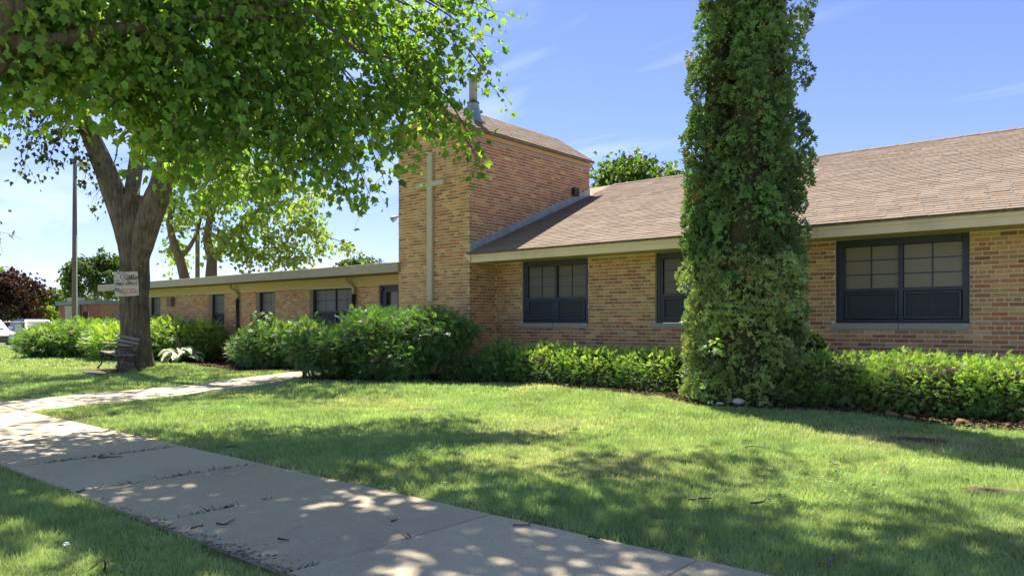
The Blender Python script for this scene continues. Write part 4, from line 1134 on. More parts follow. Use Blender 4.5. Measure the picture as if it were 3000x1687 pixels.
# hedge between the tall arborvitae and the big yew
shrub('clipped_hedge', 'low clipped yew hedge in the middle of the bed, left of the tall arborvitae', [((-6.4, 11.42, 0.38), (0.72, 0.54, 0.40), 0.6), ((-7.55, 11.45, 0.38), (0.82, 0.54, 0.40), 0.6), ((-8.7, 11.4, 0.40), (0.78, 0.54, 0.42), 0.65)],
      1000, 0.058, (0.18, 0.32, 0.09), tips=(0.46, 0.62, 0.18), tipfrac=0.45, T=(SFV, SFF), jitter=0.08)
shrub('spreading_yew', 'small dark feathery yew tucked between the big yew and the clipped hedge', [((-9.7, 11.2, 0.38), (0.58, 0.5, 0.44), None), ((-10.4, 10.9, 0.26), (0.5, 0.45, 0.28), None)],
      800, 0.085, (0.10, 0.24, 0.085), tips=(0.38, 0.55, 0.15), tipfrac=0.15, wild=0.5, up=0.5, T=(SFV, SFF))
# the big dark yew in front of the tower
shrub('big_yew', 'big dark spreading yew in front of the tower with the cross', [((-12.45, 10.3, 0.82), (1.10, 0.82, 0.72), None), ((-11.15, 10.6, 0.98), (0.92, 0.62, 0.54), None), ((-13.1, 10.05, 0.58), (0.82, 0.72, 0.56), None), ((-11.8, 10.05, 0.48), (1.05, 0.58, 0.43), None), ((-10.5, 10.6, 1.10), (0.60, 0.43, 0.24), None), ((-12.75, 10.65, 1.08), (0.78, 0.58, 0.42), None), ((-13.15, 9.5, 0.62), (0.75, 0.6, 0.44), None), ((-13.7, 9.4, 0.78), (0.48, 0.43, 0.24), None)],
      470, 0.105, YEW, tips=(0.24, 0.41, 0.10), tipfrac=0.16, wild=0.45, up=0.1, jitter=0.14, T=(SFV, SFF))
shrub('spreading_yew', 'dark yew with a maple seedling, just left of the walkway end', [((-17.4, 11.0, 0.62), (1.15, 0.8, 0.62), None), ((-16.3, 11.3, 0.72), (0.85, 0.7, 0.58), None), ((-18.5, 11.2, 0.5), (0.9, 0.7, 0.55), None)],
      300, 0.12, (0.105, 0.21, 0.075), tips=(0.32, 0.48, 0.13), tipfrac=0.22, wild=0.5, T=(SFV, SFF), jitter=0.14)
# beyond the trunk
shrub('juniper', 'bright arching shrub directly right of the big maple trunk', [((-24.4, 11.5, 0.65), (1.2, 0.7, 0.66), None), ((-23.1, 12.0, 0.72), (0.9, 0.5, 0.52), None), ((-26.0, 11.7, 0.72), (0.9, 0.6, 0.62), None)],
      210, 0.17, (0.13, 0.25, 0.05), tips=(0.40, 0.54, 0.12), tipfrac=0.45, wild=0.45, T=(SFV, SFF), up=0.3, jitter=0.18)
shrub('juniper', 'bright feathery shrub behind the bench, left of the maple trunk', [((-25.3, 10.3, 0.48), (1.15, 0.7, 0.62), None), ((-26.6, 10.5, 0.52), (0.9, 0.7, 0.62), None)],
      220, 0.17, (0.14, 0.27, 0.05), tips=(0.40, 0.54, 0.12), tipfrac=0.5, wild=0.45, T=(SFV, SFF), up=0.35, jitter=0.18)
shrub('rounded_hedge', 'big rounded dark yew hedge at the far left edge of the lawn', [((-29.9, 9.7, 0.52), (1.2, 0.85, 0.58), 0.8), ((-28.8, 10.6, 0.62), (1.4, 1.0, 0.64), 0.8), ((-30.6, 11.0, 0.62), (1.3, 1.2, 0.64), 0.8), ((-27.8, 11.3, 0.62), (1.2, 0.8, 0.62), 0.8)],
      150, 0.17, (0.10, 0.21, 0.05), tips=(0.28, 0.43, 0.09), tipfrac=0.4, wild=0.5, T=(SFV, SFF), jitter=0.16)

# tall arborvitae: several upright stems
AVX, AVY = -4.60, 10.72
def fan():
    """a flat scaly spray: five short fingers"""
    V, F = [], []
    for a, l in ((-0.75, .8), (0, 1.0), (0.75, .8)):
        n = len(V); d = np.array([math.sin(a), math.cos(a)]); p = np.array([d[1], -d[0]]) * .19
        b = d * .12; m = d * l * .6; e = d * l
        V += [(b[0], b[1], 0), (m[0]+p[0], m[1]+p[1], .03), (e[0], e[1], -.05), (m[0]-p[0], m[1]-p[1], .03)]
        F += [(n, n+1, n+2), (n, n+2, n+3)]
    return np.array(V), np.array(F)
FNV, FNF = fan()
def arborvitae():
    r = root('arborvitae', (AVX, AVY, 0), 'tall ragged arborvitae standing against the wing', 'tree')
    tg = G(); lv = []; cores = G()
    rdir = np.array([RT[0], RT[1]])
    stems = [(-0.38, 0.02, 6.0, 0.38, 0.20), (-0.30, -0.06, 8.7, 0.40, 0.27), (0.26, 0.0, 8.9, 0.42, 0.34), (0.0, 0.22, 6.0, 0.42, 0.30), (0.42, -0.06, 7.6, 0.36, 0.28), (0.50, -0.10, 4.6, 0.40, 0.3), (-0.42, -0.12, 4.3, 0.38, 0.25), (0.0, -0.30, 3.4, 0.46, 0.28), (0.28, -0.26, 5.2, 0.42, 0.3)]
    for si, (ox, oy, H, r0, r1) in enumerate(stems):
        m = 14; zz = np.linspace(0, H, m)
        px = AVX + ox + np.cumsum(rng.normal(0, 0.02, m)) + zz * 0.011; py = AVY + oy + np.cumsum(rng.normal(0, 0.02, m))
        tg.tube(np.stack([px, py, zz - 0.05], 1), np.linspace(0.07, 0.018, m), 7)
        hc = min(H * 0.85, 6.3); zc_ = np.linspace(0.05, hc, 16)
        cores.tube(np.stack([np.interp(zc_, zz, px), np.interp(zc_, zz, py), zc_], 1), np.interp(zc_, [0, 4.2, 5.4, 6.3], [0.60 * r0, 0.52 * r0, 0.34 * r0, 0.12 * r0]) * rng.uniform(0.85, 1.15, 16), 9)
        nc = int(40 * H)
        t = rng.random(nc); z = t * H; ang = rng.random(nc) * 2 * math.pi
        prof = np.interp(t, [0, 0.05, 0.3, 0.7, 0.93, 1], [r0*0.85, r0*1.0, r0*1.05, r1*1.08, r1*0.75, 0.08])
        k = 1 + 0.8 * (fbm(np.cos(ang)*1.2 + si*5, np.sin(ang)*1.2 + 3, z*1.3, 3) - 0.5)
        dens = fbm(np.cos(ang)*1.5 + si*9 + 20, np.sin(ang)*1.5 + 8, z*1.5, 3)
        keep = dens > np.interp(z, [0, 2.5, 4.5, 7], [0.06, 0.14, 0.25, 0.33])
        rr = prof * k * (1 - 0.5 * rng.random(nc) ** 2.5)
        ctr = np.stack([np.interp(z, zz, px) + rr*np.cos(ang), np.interp(z, zz, py) + rr*np.sin(ang)*0.92, z + 0.08], 1)[keep]
        out = norm(np.stack([np.cos(ang), np.sin(ang), np.full(nc, 0.45)], 1))[keep]
        nc = len(ctr); q = 30
        cr = rng.uniform(0.10, 0.19, nc)
        d = norm(np.repeat(out, q, 0) * 0.75 + rng.normal(0, 0.75, (nc*q, 3)))
        P = np.repeat(ctr, q, 0) + d * (np.repeat(cr, q) * rng.uniform(0.7, 1.0, nc*q))[:, None] * np.array([1, 1, 1.2])
        n = len(P)
        tip = norm(d * 0.8 + np.array([0, 0, 0.5]) + rng.normal(0, 0.3, (n, 3)))
        fn = norm(np.cross(d, rng.normal(size=(n, 3))) * 0.7 + d * 0.6 + np.array([0, 0, 0.2]))
        base = np.where((P[:, 2] < 2.2)[:, None], np.array([[0.32, 0.42, 0.18]]), np.array([[0.155, 0.265, 0.105]]))
        col = base * np.repeat(rng.uniform(0.48, 1.25, nc), q)[:, None] * (1 + rng.normal(0, .12, (n, 1)))
        dead = np.repeat(rng.random(nc) < 0.02, q) & (rng.random(n) < 0.5) | (rng.random(n) < 0.006)
        col[dead] = np.array([0.34, 0.25, 0.10])
        ok = P[:, 2] > 0.03
        lv.append(scatter(FNV, FNF, P[ok], frames(fn, tip)[ok], rng.uniform(0.055, 0.098, n)[ok], np.clip(col, .004, 1)[ok]))
    part('inner_branches', cores, M['core'], r, smooth=True)
    part('trunk', tg, M['bark'], r, smooth=True)
    v, f, c = merge(lv)
    part('crown', (v, f), M['arbor'], r, c)
    # dark inner twigs of the lower half
    cg = G(); nu, nv = 20, 16
    V = []
    for z in np.linspace(0.05, 3.6, nv):
        for a in np.linspace(0, 2*math.pi, nu, endpoint=False):
            rx = (0.66 if z < 2.6 else np.interp(z, [2.6, 3.6], [0.66, 0.1])) * (0.85 + 0.3*float(fbm(math.cos(a)*2, math.sin(a)*2, z)))
            V.append((AVX + rx*math.cos(a), AVY + rx*0.55*math.sin(a), z))
    cg.add(V, [(i*nu+j, i*nu+(j+1) % nu, (i+1)*nu+(j+1) % nu, (i+1)*nu+j) for i in range(nv-1) for j in range(nu)])
    part('twig_mass', cg, M['core'], r, smooth=True)
arborvitae()

# seedlings, small broad-leaved plants
def seedling(name, loc, label, h, n, size, col, cat='plant', TV=MV, TF=MF, spread=0.2, stems=1):
    loc = np.asarray(loc, float); r = root(name, loc, label, cat)
    for k in range(stems):
        g = G()
        tipp = loc + np.array([rng.normal(0, spread*.5), rng.normal(0, spread*.5), h])
        g.tube(bez(loc, (loc+tipp)/2 + rng.normal(0, .03, 3), tipp, 5), [0.008, 0.007, 0.005, 0.004, 0.002], 5)
        part('stem', g, M['twig'], r)
    for k in range(n):
        z = h * (0.35 + 0.65 * k / max(n-1, 1)); a = k * 2.4 + rng.random()
        p = loc + np.array([math.cos(a)*spread*rng.uniform(.3, 1), math.sin(a)*spread*rng.uniform(.3, 1), z])
        d = np.array([[math.cos(a), math.sin(a), -0.35]]); nr = np.array([[0.1*rng.normal(), -0.35, 0.8]])
        v, f, c = scatter(TV, TF, p[None], frames(norm(nr), norm(d)), np.array([size*rng.uniform(.7, 1.3)]), tint(col, 1, .12))
        part('leaf', (v, f), M['maple'], r, c)
    return r
seedling('maple_seedling', (-17.6, 10.75, 0.95), 'young maple seedling sprouting bright green above the dark yew', 0.62, 34, 0.17, (0.10, 0.18, 0.03), spread=0.26, stems=3)
seedling('maple_seedling', at(1833, 700, 10.35), 'maple shoot growing out of the arborvitae at mid height', 0.12, 6, 0.12, (0.08, 0.18, 0.08), spread=0.10)
seedling('maple_seedling', at(1795, 905, 10.15), 'bright maple shoot poking from the lower left of the arborvitae', 0.30, 9, 0.12, (0.16, 0.28, 0.06), spread=0.10)
seedling('broadleaf_weed', (-4.25, 10.12, 0.12), 'broad leaved weed at the right foot of the arborvitae', 0.16, 6, 0.13, (0.05, 0.13, 0.05), TV=LV, TF=LF, spread=0.1)
seedling('broadleaf_weed', (-3.75, 10.22, 0.12), 'broad leaved weed at the left end of the right hedge', 0.22, 7, 0.13, (0.05, 0.12, 0.04), TV=LV, TF=LF, spread=0.12)
seedling('broadleaf_weed', (-4.02, 1.56, 0.0), 'round leaved weed in the near strip of grass below the sidewalk', 0.08, 4, 0.045, (0.22, 0.34, 0.10), TV=LV, TF=LF, spread=0.05)
shrub('cedar_seedling', 'small dark cedar seedling between the arborvitae and the right hedge', [((-3.72, 11.2, 0.58), (0.25, 0.22, 0.50), None), ((-3.95, 10.95, 1.18), (0.16, 0.16, 0.15), None)], 700, 0.10, (0.030, 0.066, 0.022), mtl='arbor', T=(FNV, FNF), stems=True, core=0.6)

# variegated hosta
def hosta(loc, label):
    loc = np.asarray(loc, float); r = root('hosta', loc, label, 'plant')
    def leafmesh(rim):
        V, F, Cc = [], [], []
        rows = 7
        for i in range(rows):
            t = i / (rows - 1); w = 0.30 * math.sin(math.pi * min(1, t * 0.92 + 0.06)) ** 0.8 + 0.004
            z = 0.34 * math.sin(t * 2.0) - 0.50 * t * t
            for j, q in enumerate((-1, -0.72, 0, 0.72, 1)):
                V.append((q * w, t, z + 0.10 * abs(q) * w / .3 - 0.02 * (j == 2)))
                Cc.append((0.80, 0.80, 0.66) if abs(q) == 1 else (0.74, 0.74, 0.56) if (abs(q) > .7 and rim) else (0.20, 0.33, 0.10))
        for i in range(rows - 1):
            for j in range(4): F.append((i*5+j, i*5+j+1, (i+1)*5+j+1, (i+1)*5+j))
        me = make_mesh('leaf', np.array(V), F, np.array(Cc), True); me.materials.append(M['hostaleaf']); return me
    ms = [leafmesh(True), leafmesh(True), leafmesh(False)]
    for k in range(46):
        a = rng.random() * 2 * math.pi; rad = 0.05 + 0.42 * rng.random(); L = rng.uniform(0.30, 0.46)
        o = link('leaf', ms[k % 3], (loc[0] + math.cos(a)*rad*1.1, loc[1] + math.sin(a)*rad*0.8, loc[2] + 0.42 - 0.62*rad + rng.normal(0, .03)), r)
        o.rotation_euler = (rng.uniform(-.35, .25), rng.normal(0, .2), a - math.pi/2); o.scale = (L*1.1, L, L)
    g = G()
    for k in range(5):
        p = loc + np.array([rng.normal(0, .15), rng.normal(0, .1), 0.35]); g.tube([p, p + np.array([rng.normal(0, .08)-.08, 0, .28]), p + np.array([-.25 + rng.normal(0, .1), 0, .55])], [.006, .005, .003], 5)
    part('flower_stalk', g, M['greytwig'], r)
hosta((-22.45, 10.95, 0.02), 'white edged hosta clump in the sun right of the maple trunk')

# ------------------------------------------------------------------ bench
BL = 1.5
b0 = np.array([-19.02, 7.72, 0.0]); b1d = norm(np.array([[-1.0, 0.10, 0.050]]))[0]          # along the bench
bbk = norm(np.array([[0.09, 1.0, 0.055]]))[0]; bup = np.cross(bbk, -b1d); bup = norm(bup[None])[0]
if bup[2] < 0: bup = -bup
b0[2] = float(ground_z(b0[0], b0[1]))
bench = root('park_bench', b0 + b1d * BL / 2 + bbk * 0.25, 'weathered slatted park bench with black iron ends under the maple', 'bench')
BP = lambda l, d, z: b0 + b1d * l + bbk * d + bup * z
SL = dict(seat=[(0.02, .435), (0.11, .425), (0.20, .418), (0.29, .415), (0.38, .42)], back=[(0.475, .60), (0.505, .70), (0.535, .80)])
for d, z in SL['seat']:
    g = G().obox(BP(BL/2, d + .035, z), b1d * (BL/2 + .03), bbk * 0.036, bup * 0.014)
    bevel(part('seat_slat', g, M['slat'], bench), 0.004, 1)
for d, z in SL['back']:
    lean = norm((bup + bbk * 0.3)[None])[0]; fd = norm((bbk - bup * 0.3)[None])[0]
    g = G().obox(BP(BL/2, d - .03, z), b1d * (BL/2 + .03), lean * 0.037, fd * 0.013)
    bevel(part('back_slat', g, M['slat'], bench), 0.004, 1)
for l in (0.06, BL - 0.06):
    e = link('end_frame', None, BP(l, .25, 0), bench)
    cv = lambda pts, r, nm: part(nm, G().tube(np.array([BP(l, d, z) for d, z in pts]), r, 7), M['iron'], e, smooth=True)
    cv([(-.06, .005), (-.02, .05), (.045, .14), (.05, .25), (.015, .35), (.02, .41)], [.030, .022, .02, .02, .02, .02], 'leg')
    cv([(.56, .005), (.50, .06), (.43, .16), (.40, .28), (.42, .41)], [.030, .022, .02, .02, .02], 'leg')
    cv([(.02, .405), (.2, .395), (.42, .40)], .018, 'seat_rail')
    cv([(.42, .40), (.45, .52), (.50, .70), (.56, .88)], [.018, .016, .015, .013], 'back_upright')
    cv([(.475, .63), (.38, .615), (.22, .635), (.08, .65), (.0, .63), (-.02, .57), (.01, .52), (.03, .42)], .016, 'armrest')
    cv([(.10, .42), (.13, .53), (.20, .57), (.25, .53), (.22, .47), (.17, .48), (.18, .52)], .009, 'scroll')
    cv([(.40, .42), (.36, .53), (.30, .56), (.27, .51), (.31, .47)], .009, 'scroll')
part('stretcher', G().tube([BP(.06, .05, .18), BP(BL/2, .22, .23), BP(BL - .06, .05, .18)], .009, 6), M['galv'], bench)
part('stretcher', G().tube([BP(.06, .43, .18), BP(BL/2, .22, .235), BP(BL - .06, .43, .18)], .009, 6), M['galv'], bench)
# worn soil and timber edging below the bench
xs_, ys_ = np.meshgrid(np.linspace(-21.9, -18.3, 26), np.linspace(7.05, 8.75, 16))
pz = ground_z(xs_, ys_) + 0.035 * pad_mask(xs_, ys_) - 0.012 + 0.008 * rng.random(xs_.shape)
ii = np.arange(xs_.size).reshape(xs_.shape)
so = part('worn_soil', (np.stack([xs_, ys_, pz], -1).reshape(-1, 3), np.stack([ii[:-1, :-1], ii[:-1, 1:], ii[1:, 1:], ii[1:, :-1]], -1).reshape(-1, 4)), M['soil'], smooth=True)
tag(so, 'bare worn soil under the park bench', 'soil', kind='structure')
te = thing_ = part('edging_timber', G().obox((-19.0, 7.12, float(ground_z(-19, 7.1)) + 0.03), np.array([0.55, -0.05, 0]), np.array([0.004, 0.045, 0]), (0, 0, 0.035)), M['slat'])
tag(bevel(te, .008), 'grey timber edging lying in front of the park bench', 'timber')

# ------------------------------------------------------------------ sign on the trunk
sc_ = at(318, 714, 19.12); sw, shh = 0.29, 0.31
roll = math.radians(-3.2)
sx = np.array([0.66 * math.cos(roll), 0.75 * math.cos(roll), -math.sin(roll)]); sx /= np.linalg.norm(sx); sy = np.array([0.66 * math.sin(roll), 0.75 * math.sin(roll), math.cos(roll)]); sn = np.cross(sx, sy)
sign = root('wooden_sign', sc_ - sy * shh, 'peeling white wooden sign nailed to the maple trunk, reading COME SIT WITH GOD', 'sign')
gS = G(); edge = []
nE = 9
for k in range(nE): edge.append((-sw + 2*sw*k/(nE-1), shh + rng.normal(0, .006)))
for k in range(nE): edge.append((sw - 2*sw*k/(nE-1), -shh + rng.normal(0, .008)))
gS.prism([sc_ + sx*a + sy*b + sn*0.010 for a, b in edge], -sn * 0.02)
part('board', gS, M['signboard'], sign)
def lettering(txt, size, cx, cy, m, nm):
    cu = bpy.data.curves.new('t', 'FONT'); cu.body = txt; cu.size = size; cu.align_x = 'CENTER'; cu.align_y = 'CENTER'; cu.extrude = 0.002; cu.offset = size * 0.012
    to = bpy.data.objects.new('t', cu); C.objects.link(to)
    bpy.context.view_layer.update()
    me = bpy.data.meshes.new_from_object(to.evaluated_get(bpy.context.evaluated_depsgraph_get()))
    V = np.zeros(len(me.vertices)*3); me.vertices.foreach_get('co', V); V = V.reshape(-1, 3)
    F = [tuple(p.vertices) for p in me.polygons]
    bpy.data.objects.remove(to); bpy.data.curves.remove(cu); bpy.data.meshes.remove(me)
    Wd = sc_ + np.outer(V[:, 0] + cx, sx) + np.outer(V[:, 1]*1.15 + cy, sy) + np.outer(V[:, 2] + 0.0135, sn)
    part(nm, (Wd, F), m, sign)
lettering('COME', 0.135, 0.045, 0.17, M['signbrown'], 'lettering')
lettering('SIT WITH', 0.106, 0.035, -0.01, M['signbrown'], 'lettering')
lettering('GOD', 0.155, 0.045, -0.195, M['signred'], 'lettering')
for a, b in ((-.02, .28), (.25, .27), (.24, -.27), (0.0, -.27)):
    part('nail', G().tube([sc_ + sx*a + sy*b + sn*.009, sc_ + sx*a + sy*b + sn*.016], .007, 8), M['iron'], sign)

# ------------------------------------------------------------------ background: pole, building, cars, fence, trees
pb = at(188, 811, 41.0)
pole = root('light_pole', (pb[0], pb[1], 0), 'tall weathered wooden light pole behind the hedge at far left', 'pole')
part('shaft', G().tube([(pb[0], pb[1], -.1), (pb[0], pb[1], 5), (pb[0] + .03, pb[1], 10.2)], [.15, .125, .10], 12), M['polewood'], pole, smooth=True)
cdir = np.array([RT[0], RT[1], 0]) * .15 - np.array([FW[0], FW[1], 0]) * .05
part('conduit', G().tube([np.array([pb[0], pb[1], 2.3]) + cdir, np.array([pb[0], pb[1], 6.0]) + cdir * .9], .035, 8), M['whitemetal'], pole)
part('conduit_base', G().tube([np.array([pb[0], pb[1], .1]) + cdir, np.array([pb[0], pb[1], 2.32]) + cdir], .05, 8), M['flashing'], pole)
lh = np.array([pb[0], pb[1], 10.0]) + np.array([RT[0], RT[1], 0]) * 0.5
part('lamp_arm', G().tube([(pb[0], pb[1], 9.7), lh + np.array([0, 0, .05])], .03, 8), M['whitemetal'], pole)
lamp = part('lamp_head', G().lathe(lh - np.array([0, 0, .25]), [(.12, 0), (.30, .03), (.34, .10), (.26, .26), (.12, .34), (.08, .42)], 16), M['cabinet'], pole, smooth=True)
part('lens', G().lathe(lh - np.array([0, 0, .31]), [(.06, 0), (.2, .03), (.28, .085)], 16), M['lens'], pole, smooth=True)

fb = root('brick_annex', (-66.6, 28, 0), 'distant low red brick building with a flat green grey roof edge', 'building')
hx0, hx1, hy0, hy1 = -70.6, -62.7, 23.86, 33.0
part('front_wall', G().box(hx0, hx1, hy0, hy0 + .3, -0.1, 2.72), M['redbrickfar'], fb)
part('side_wall', G().box(hx1 - .3, hx1 - .001, hy0 + .301, hy1, -0.1, 2.72), M['tanbrickfar'], fb)
part('back_wall', G().box(hx0, hx1, hy1, hy1 + .3, -0.1, 2.72), M['redbrickfar'], fb)
part('side_wall', G().box(hx0, hx0 + .3, hy0 + .301, hy1, -0.1, 2.72), M['redbrickfar'], fb)
M['greenfascia'] = mat('green_grey_fascia', (0.13, 0.16, 0.16), (0.16, 0.19, 0.185), rough=0.5, scale=2)
part('roof', G().box(hx0 - .25, hx1 + .2, hy0 - .2, hy1 + .4, 2.722, 3.02), M['greenfascia'], fb)
fu = lambda u, v: at(u * 2576 / 3000, v * 2576 / 3000, 1)
def on_y(u, v, Y): d_ = at(u*2576/3000, v*2576/3000, 1) - np.array([0, 0, CAM_H]); t = Y / d_[1]; return d_ * t + np.array([0, 0, CAM_H])
def on_x(u, v, X): d_ = at(u*2576/3000, v*2576/3000, 1) - np.array([0, 0, CAM_H]); t = X / d_[0]; return d_ * t + np.array([0, 0, CAM_H])
a, b = on_y(245, 914, hy0), on_y(262, 933, hy0)
part('window', G().box(a[0], b[0], hy0 - .03, hy0 - .002, .55, a[2]), M['doorglass'], fb)
a, b = on_y(250, 895, hy0), on_y(257, 908, hy0)
part('vent', G().box(a[0], b[0], hy0 - .06, hy0 - .002, b[2], a[2]), M['soffit'], fb)
a, b = on_x(330, 916, hx1), on_x(362, 950, hx1)
part('garage_door', G().box(hx1, hx1 + .05, a[1], b[1], 0.0, a[2]), M['greyshade'], fb)
a = on_y(235, 890, hy0)
part('downspout', G().tube([(a[0], hy0 - .12, 2.8), (a[0], hy0 - .12, 0.1)], .10, 8), M['whitemetal'], fb)
a, b = on_y(190, 900, hy0 - .6), on_y(214, 932, hy0 - .6)
bevel(tag(part('electrical_cabinet', G().box(a[0], b[0], hy0 - .6, hy0 - .05, .05, a[2]).box(a[0] - .06, b[0] + .06, hy0 - .66, hy0 - .03, a[2], a[2] + .06), M['cabinet']), 'pale metal electrical cabinet against the distant brick building', 'cabinet'), .02)
a, b = on_y(196, 872, hy0 + 1.2), on_y(213, 893, hy0 + 1.2)
bevel(tag(part('rooftop_unit', G().box(a[0], b[0], hy0 + 1.2, hy0 + 2.2, 3.022, a[2]).box(a[0] + .2, b[0] - .2, hy0 + 1.19, hy0 + 1.2, 3.2, a[2] - .15), M['cabinet']), 'pale metal unit on the roof of the distant brick building', 'roof unit'), .03)

lot = part('parking_lot', (np.array([(-110, -12, .012), (-42.75, -12, .012), (-42.75, 21, .012), (-110, 21, .012)]), [(0,1,2,3)]), M['asphalt'])
tag(lot, 'sunlit asphalt parking lot beyond the lawn', 'parking lot', kind='structure')
for k, (y0, y1) in enumerate(((9.9, 11.4), (11.75, 12.2 + 1.0), (14.0, 15.8), (16.6, 18.4))):
    tag(bevel(part('wheel_stop', G().box(-43.0, -42.85, y0, y1, 0.01, .13), M['concrete']), .03), 'pale concrete wheel stop at the lot edge, %s from the frame edge' % ('first second third fourth'.split()[k]), 'wheel stop', 'wheel stops along the lot edge')

# chain-link fence
FXP = -42.2
fence = root('chain_link_fence', (FXP, 10, 0), 'chain link fence with a rusty top rail along the parking lot', 'fence')
fys = np.arange(3.0, 22.1, 2.4)
for yv in fys: part('post', G().tube([(FXP, yv, -.1), (FXP, yv, 1.30), (FXP, yv, 1.33)], [.03, .03, .012], 8), M['fence'], fence)
part('top_rail', G().tube([(FXP, 3, 1.28), (FXP, 22, 1.28)], .026, 8), M['fence'], fence)
wm = G(); s_ = 0.075
k = 3.0 - 1.2
while k < 22:
    for sg_ in (1, -1):
        y0, y1 = (k, k + 1.2) if sg_ > 0 else (k + 1.2, k)
        w = 0.0022
        wm.add([(FXP + .03, y0 - w, .04), (FXP + .03, y0 + w, .04), (FXP + .03, y1 + w, 1.25), (FXP + .03, y1 - w, 1.25)], [(0,1,2,3)])
    k += s_
part('wire_mesh', wm, M['flashing'], fence, kind='stuff')
a, b = on_x(45, 950, FXP + .08), on_x(62, 971, FXP + .08)
tag(part('fence_notice', G().box(FXP + .05, FXP + .07, min(a[1], b[1]), max(a[1], b[1]), b[2], a[2]).box(FXP + .035, FXP + .05, min(a[1], b[1]) + .1, max(a[1], b[1]) - .1, b[2] + .05, a[2] - .05), M['whitemetal']), 'blank pale notice board hung on the chain link fence', 'sign')

def car(name, loc, heading, label, paint, roofpaint=None, suv=False):
    """a car pointing along its own -Y; profile swept across the width"""
    loc = np.asarray(loc, float); r = root(name, loc, label, 'car')
    ch, sh_ = math.cos(heading), math.sin(heading)
    def W_(P):
        P = np.asarray(P, float); return np.stack([loc[0] + P[:, 0]*ch - P[:, 1]*sh_, loc[1] + P[:, 0]*sh_ + P[:, 1]*ch, loc[2] + P[:, 2]], 1)
    H = 1.75 if suv else 1.46
    L2 = 2.35
    bel = 1.02 if suv else 0.90
    low = [(-L2, .35), (-L2 + .02, .62), (-L2 + .25, .74 if not suv else .95), (-1.15, bel - .02), (1.5, bel), (L2 - .12, bel - .04), (L2, .65), (L2 - .05, .32), (1.85, .26), (-1.9, .26)]
    def sweep(prof, wb, wt, zb, zt, inset=0.0):
        n = len(prof); V = []
        for sgn in (-1, 1):
            for q, (y, z) in enumerate(prof):
                k = (z - zb) / (zt - zb + 1e-6); w = wb + (wt - wb) * k
                V.append((sgn * w, y, z))
        F = [tuple(range(n)), tuple(range(2*n-1, n-1, -1))] + [(i, i+n, (i+1) % n + n, (i+1) % n) for i in range(n)]
        return np.array(V), F
    V, F = sweep(low, .88, .84, .3, bel)
    bevel(part('body', (W_(V), F), paint, r, smooth=False), .07, 3)
    cab = [(-1.2, bel - .03), (-.45, H - .06), (-.2, H), (1.0 if not suv else 1.7, H - .02), (1.25 if not suv else 1.95, H - .1), (1.95 if not suv else 2.2, bel - .02)]
    V, F = sweep(cab, .80, .60, bel, H)
    bevel(part('cabin', (W_(V), F), roofpaint or paint, r), .05, 3)
    ws = [(-.62, -1.10, bel + .04), (.62, -1.10, bel + .04), (.52, -.50, H - .12), (-.52, -.50, H - .12)]
    nrm_ = np.array([0, -.04, .03])
    part('windshield', (W_(np.array(ws) + nrm_), [(0,1,2,3)]), M['carglass'], r)
    for sgn in (-1, 1):
        yr = 1.0 if not suv else 1.75
        sw_ = np.array([(sgn*.79, -.95, bel + .05), (sgn*.79, yr + .3, bel + .05), (sgn*.66, yr, H - .13), (sgn*.66, -.42, H - .13)]) + np.array([sgn*.025, 0, 0])
        part('side_window', (W_(sw_), [(0,1,2,3) if sgn > 0 else (3,2,1,0)]), M['carglass'], r)
        part('headlight', (W_(G().box(sgn*.62 - .17, sgn*.62 + .17, -L2 - .02, -L2 + .1, .58, .70).get()[0]), G().box(0,1,0,1,0,1).f), M['lens'], r)
        part('mirror', (W_(G().box(sgn*.95 - .09, sgn*.95 + .09, -.85, -.72, bel + .02, bel + .15).get()[0]), G().box(0,1,0,1,0,1).f), paint, r)
        for yy in (-1.45, 1.4):
            wh = link('wheel', None, W_([(sgn*.80, yy, .33)])[0], r)
            for nm, rr_, wd, mm in (('tyre', .33, .11, M['tyre']), ('rim', .2, .118, M['flashing'])):
                a = np.arange(18) * 2*math.pi/18; pts = []
                for ww in (-wd, wd): pts += [(sgn*.80 + ww, yy + rr_*math.cos(q), .33 + rr_*math.sin(q)) for q in a]
                n = 18; F2 = [tuple(range(n))[::-1], tuple(range(n, 2*n))] + [(i, (i+1) % n, (i+1) % n + n, i + n) for i in range(n)]
                part(nm, (W_(pts), F2), mm, wh)
    part('grille', (W_(G().box(-.42, .42, -L2 - .015, -L2 + .05, .42, .56).get()[0]), G().box(0,1,0,1,0,1).f), M['black'], r)
    part('bumper', (W_(G().box(-.86, .86, -L2 - .05, -L2 + .1, .26, .40).get()[0]), G().box(0,1,0,1,0,1).f), M['black'], r)
    return r
# parked facing the lawn
p = at(2, 870, 39.0)
car('parked_car', (-46.2, 12.1, 0.012), math.radians(90), 'white car parked nose on to the lawn at the far left edge', M['carwhite'])
car('parked_car', (-46.7, 14.55, 0.012), math.radians(90), 'dark car parked behind the far left hedge', M['cardark'])
car('parked_car', (-56.5, 16.2, 0.012), math.radians(90), 'silver car parked further back in the lot', M['carsilver'])

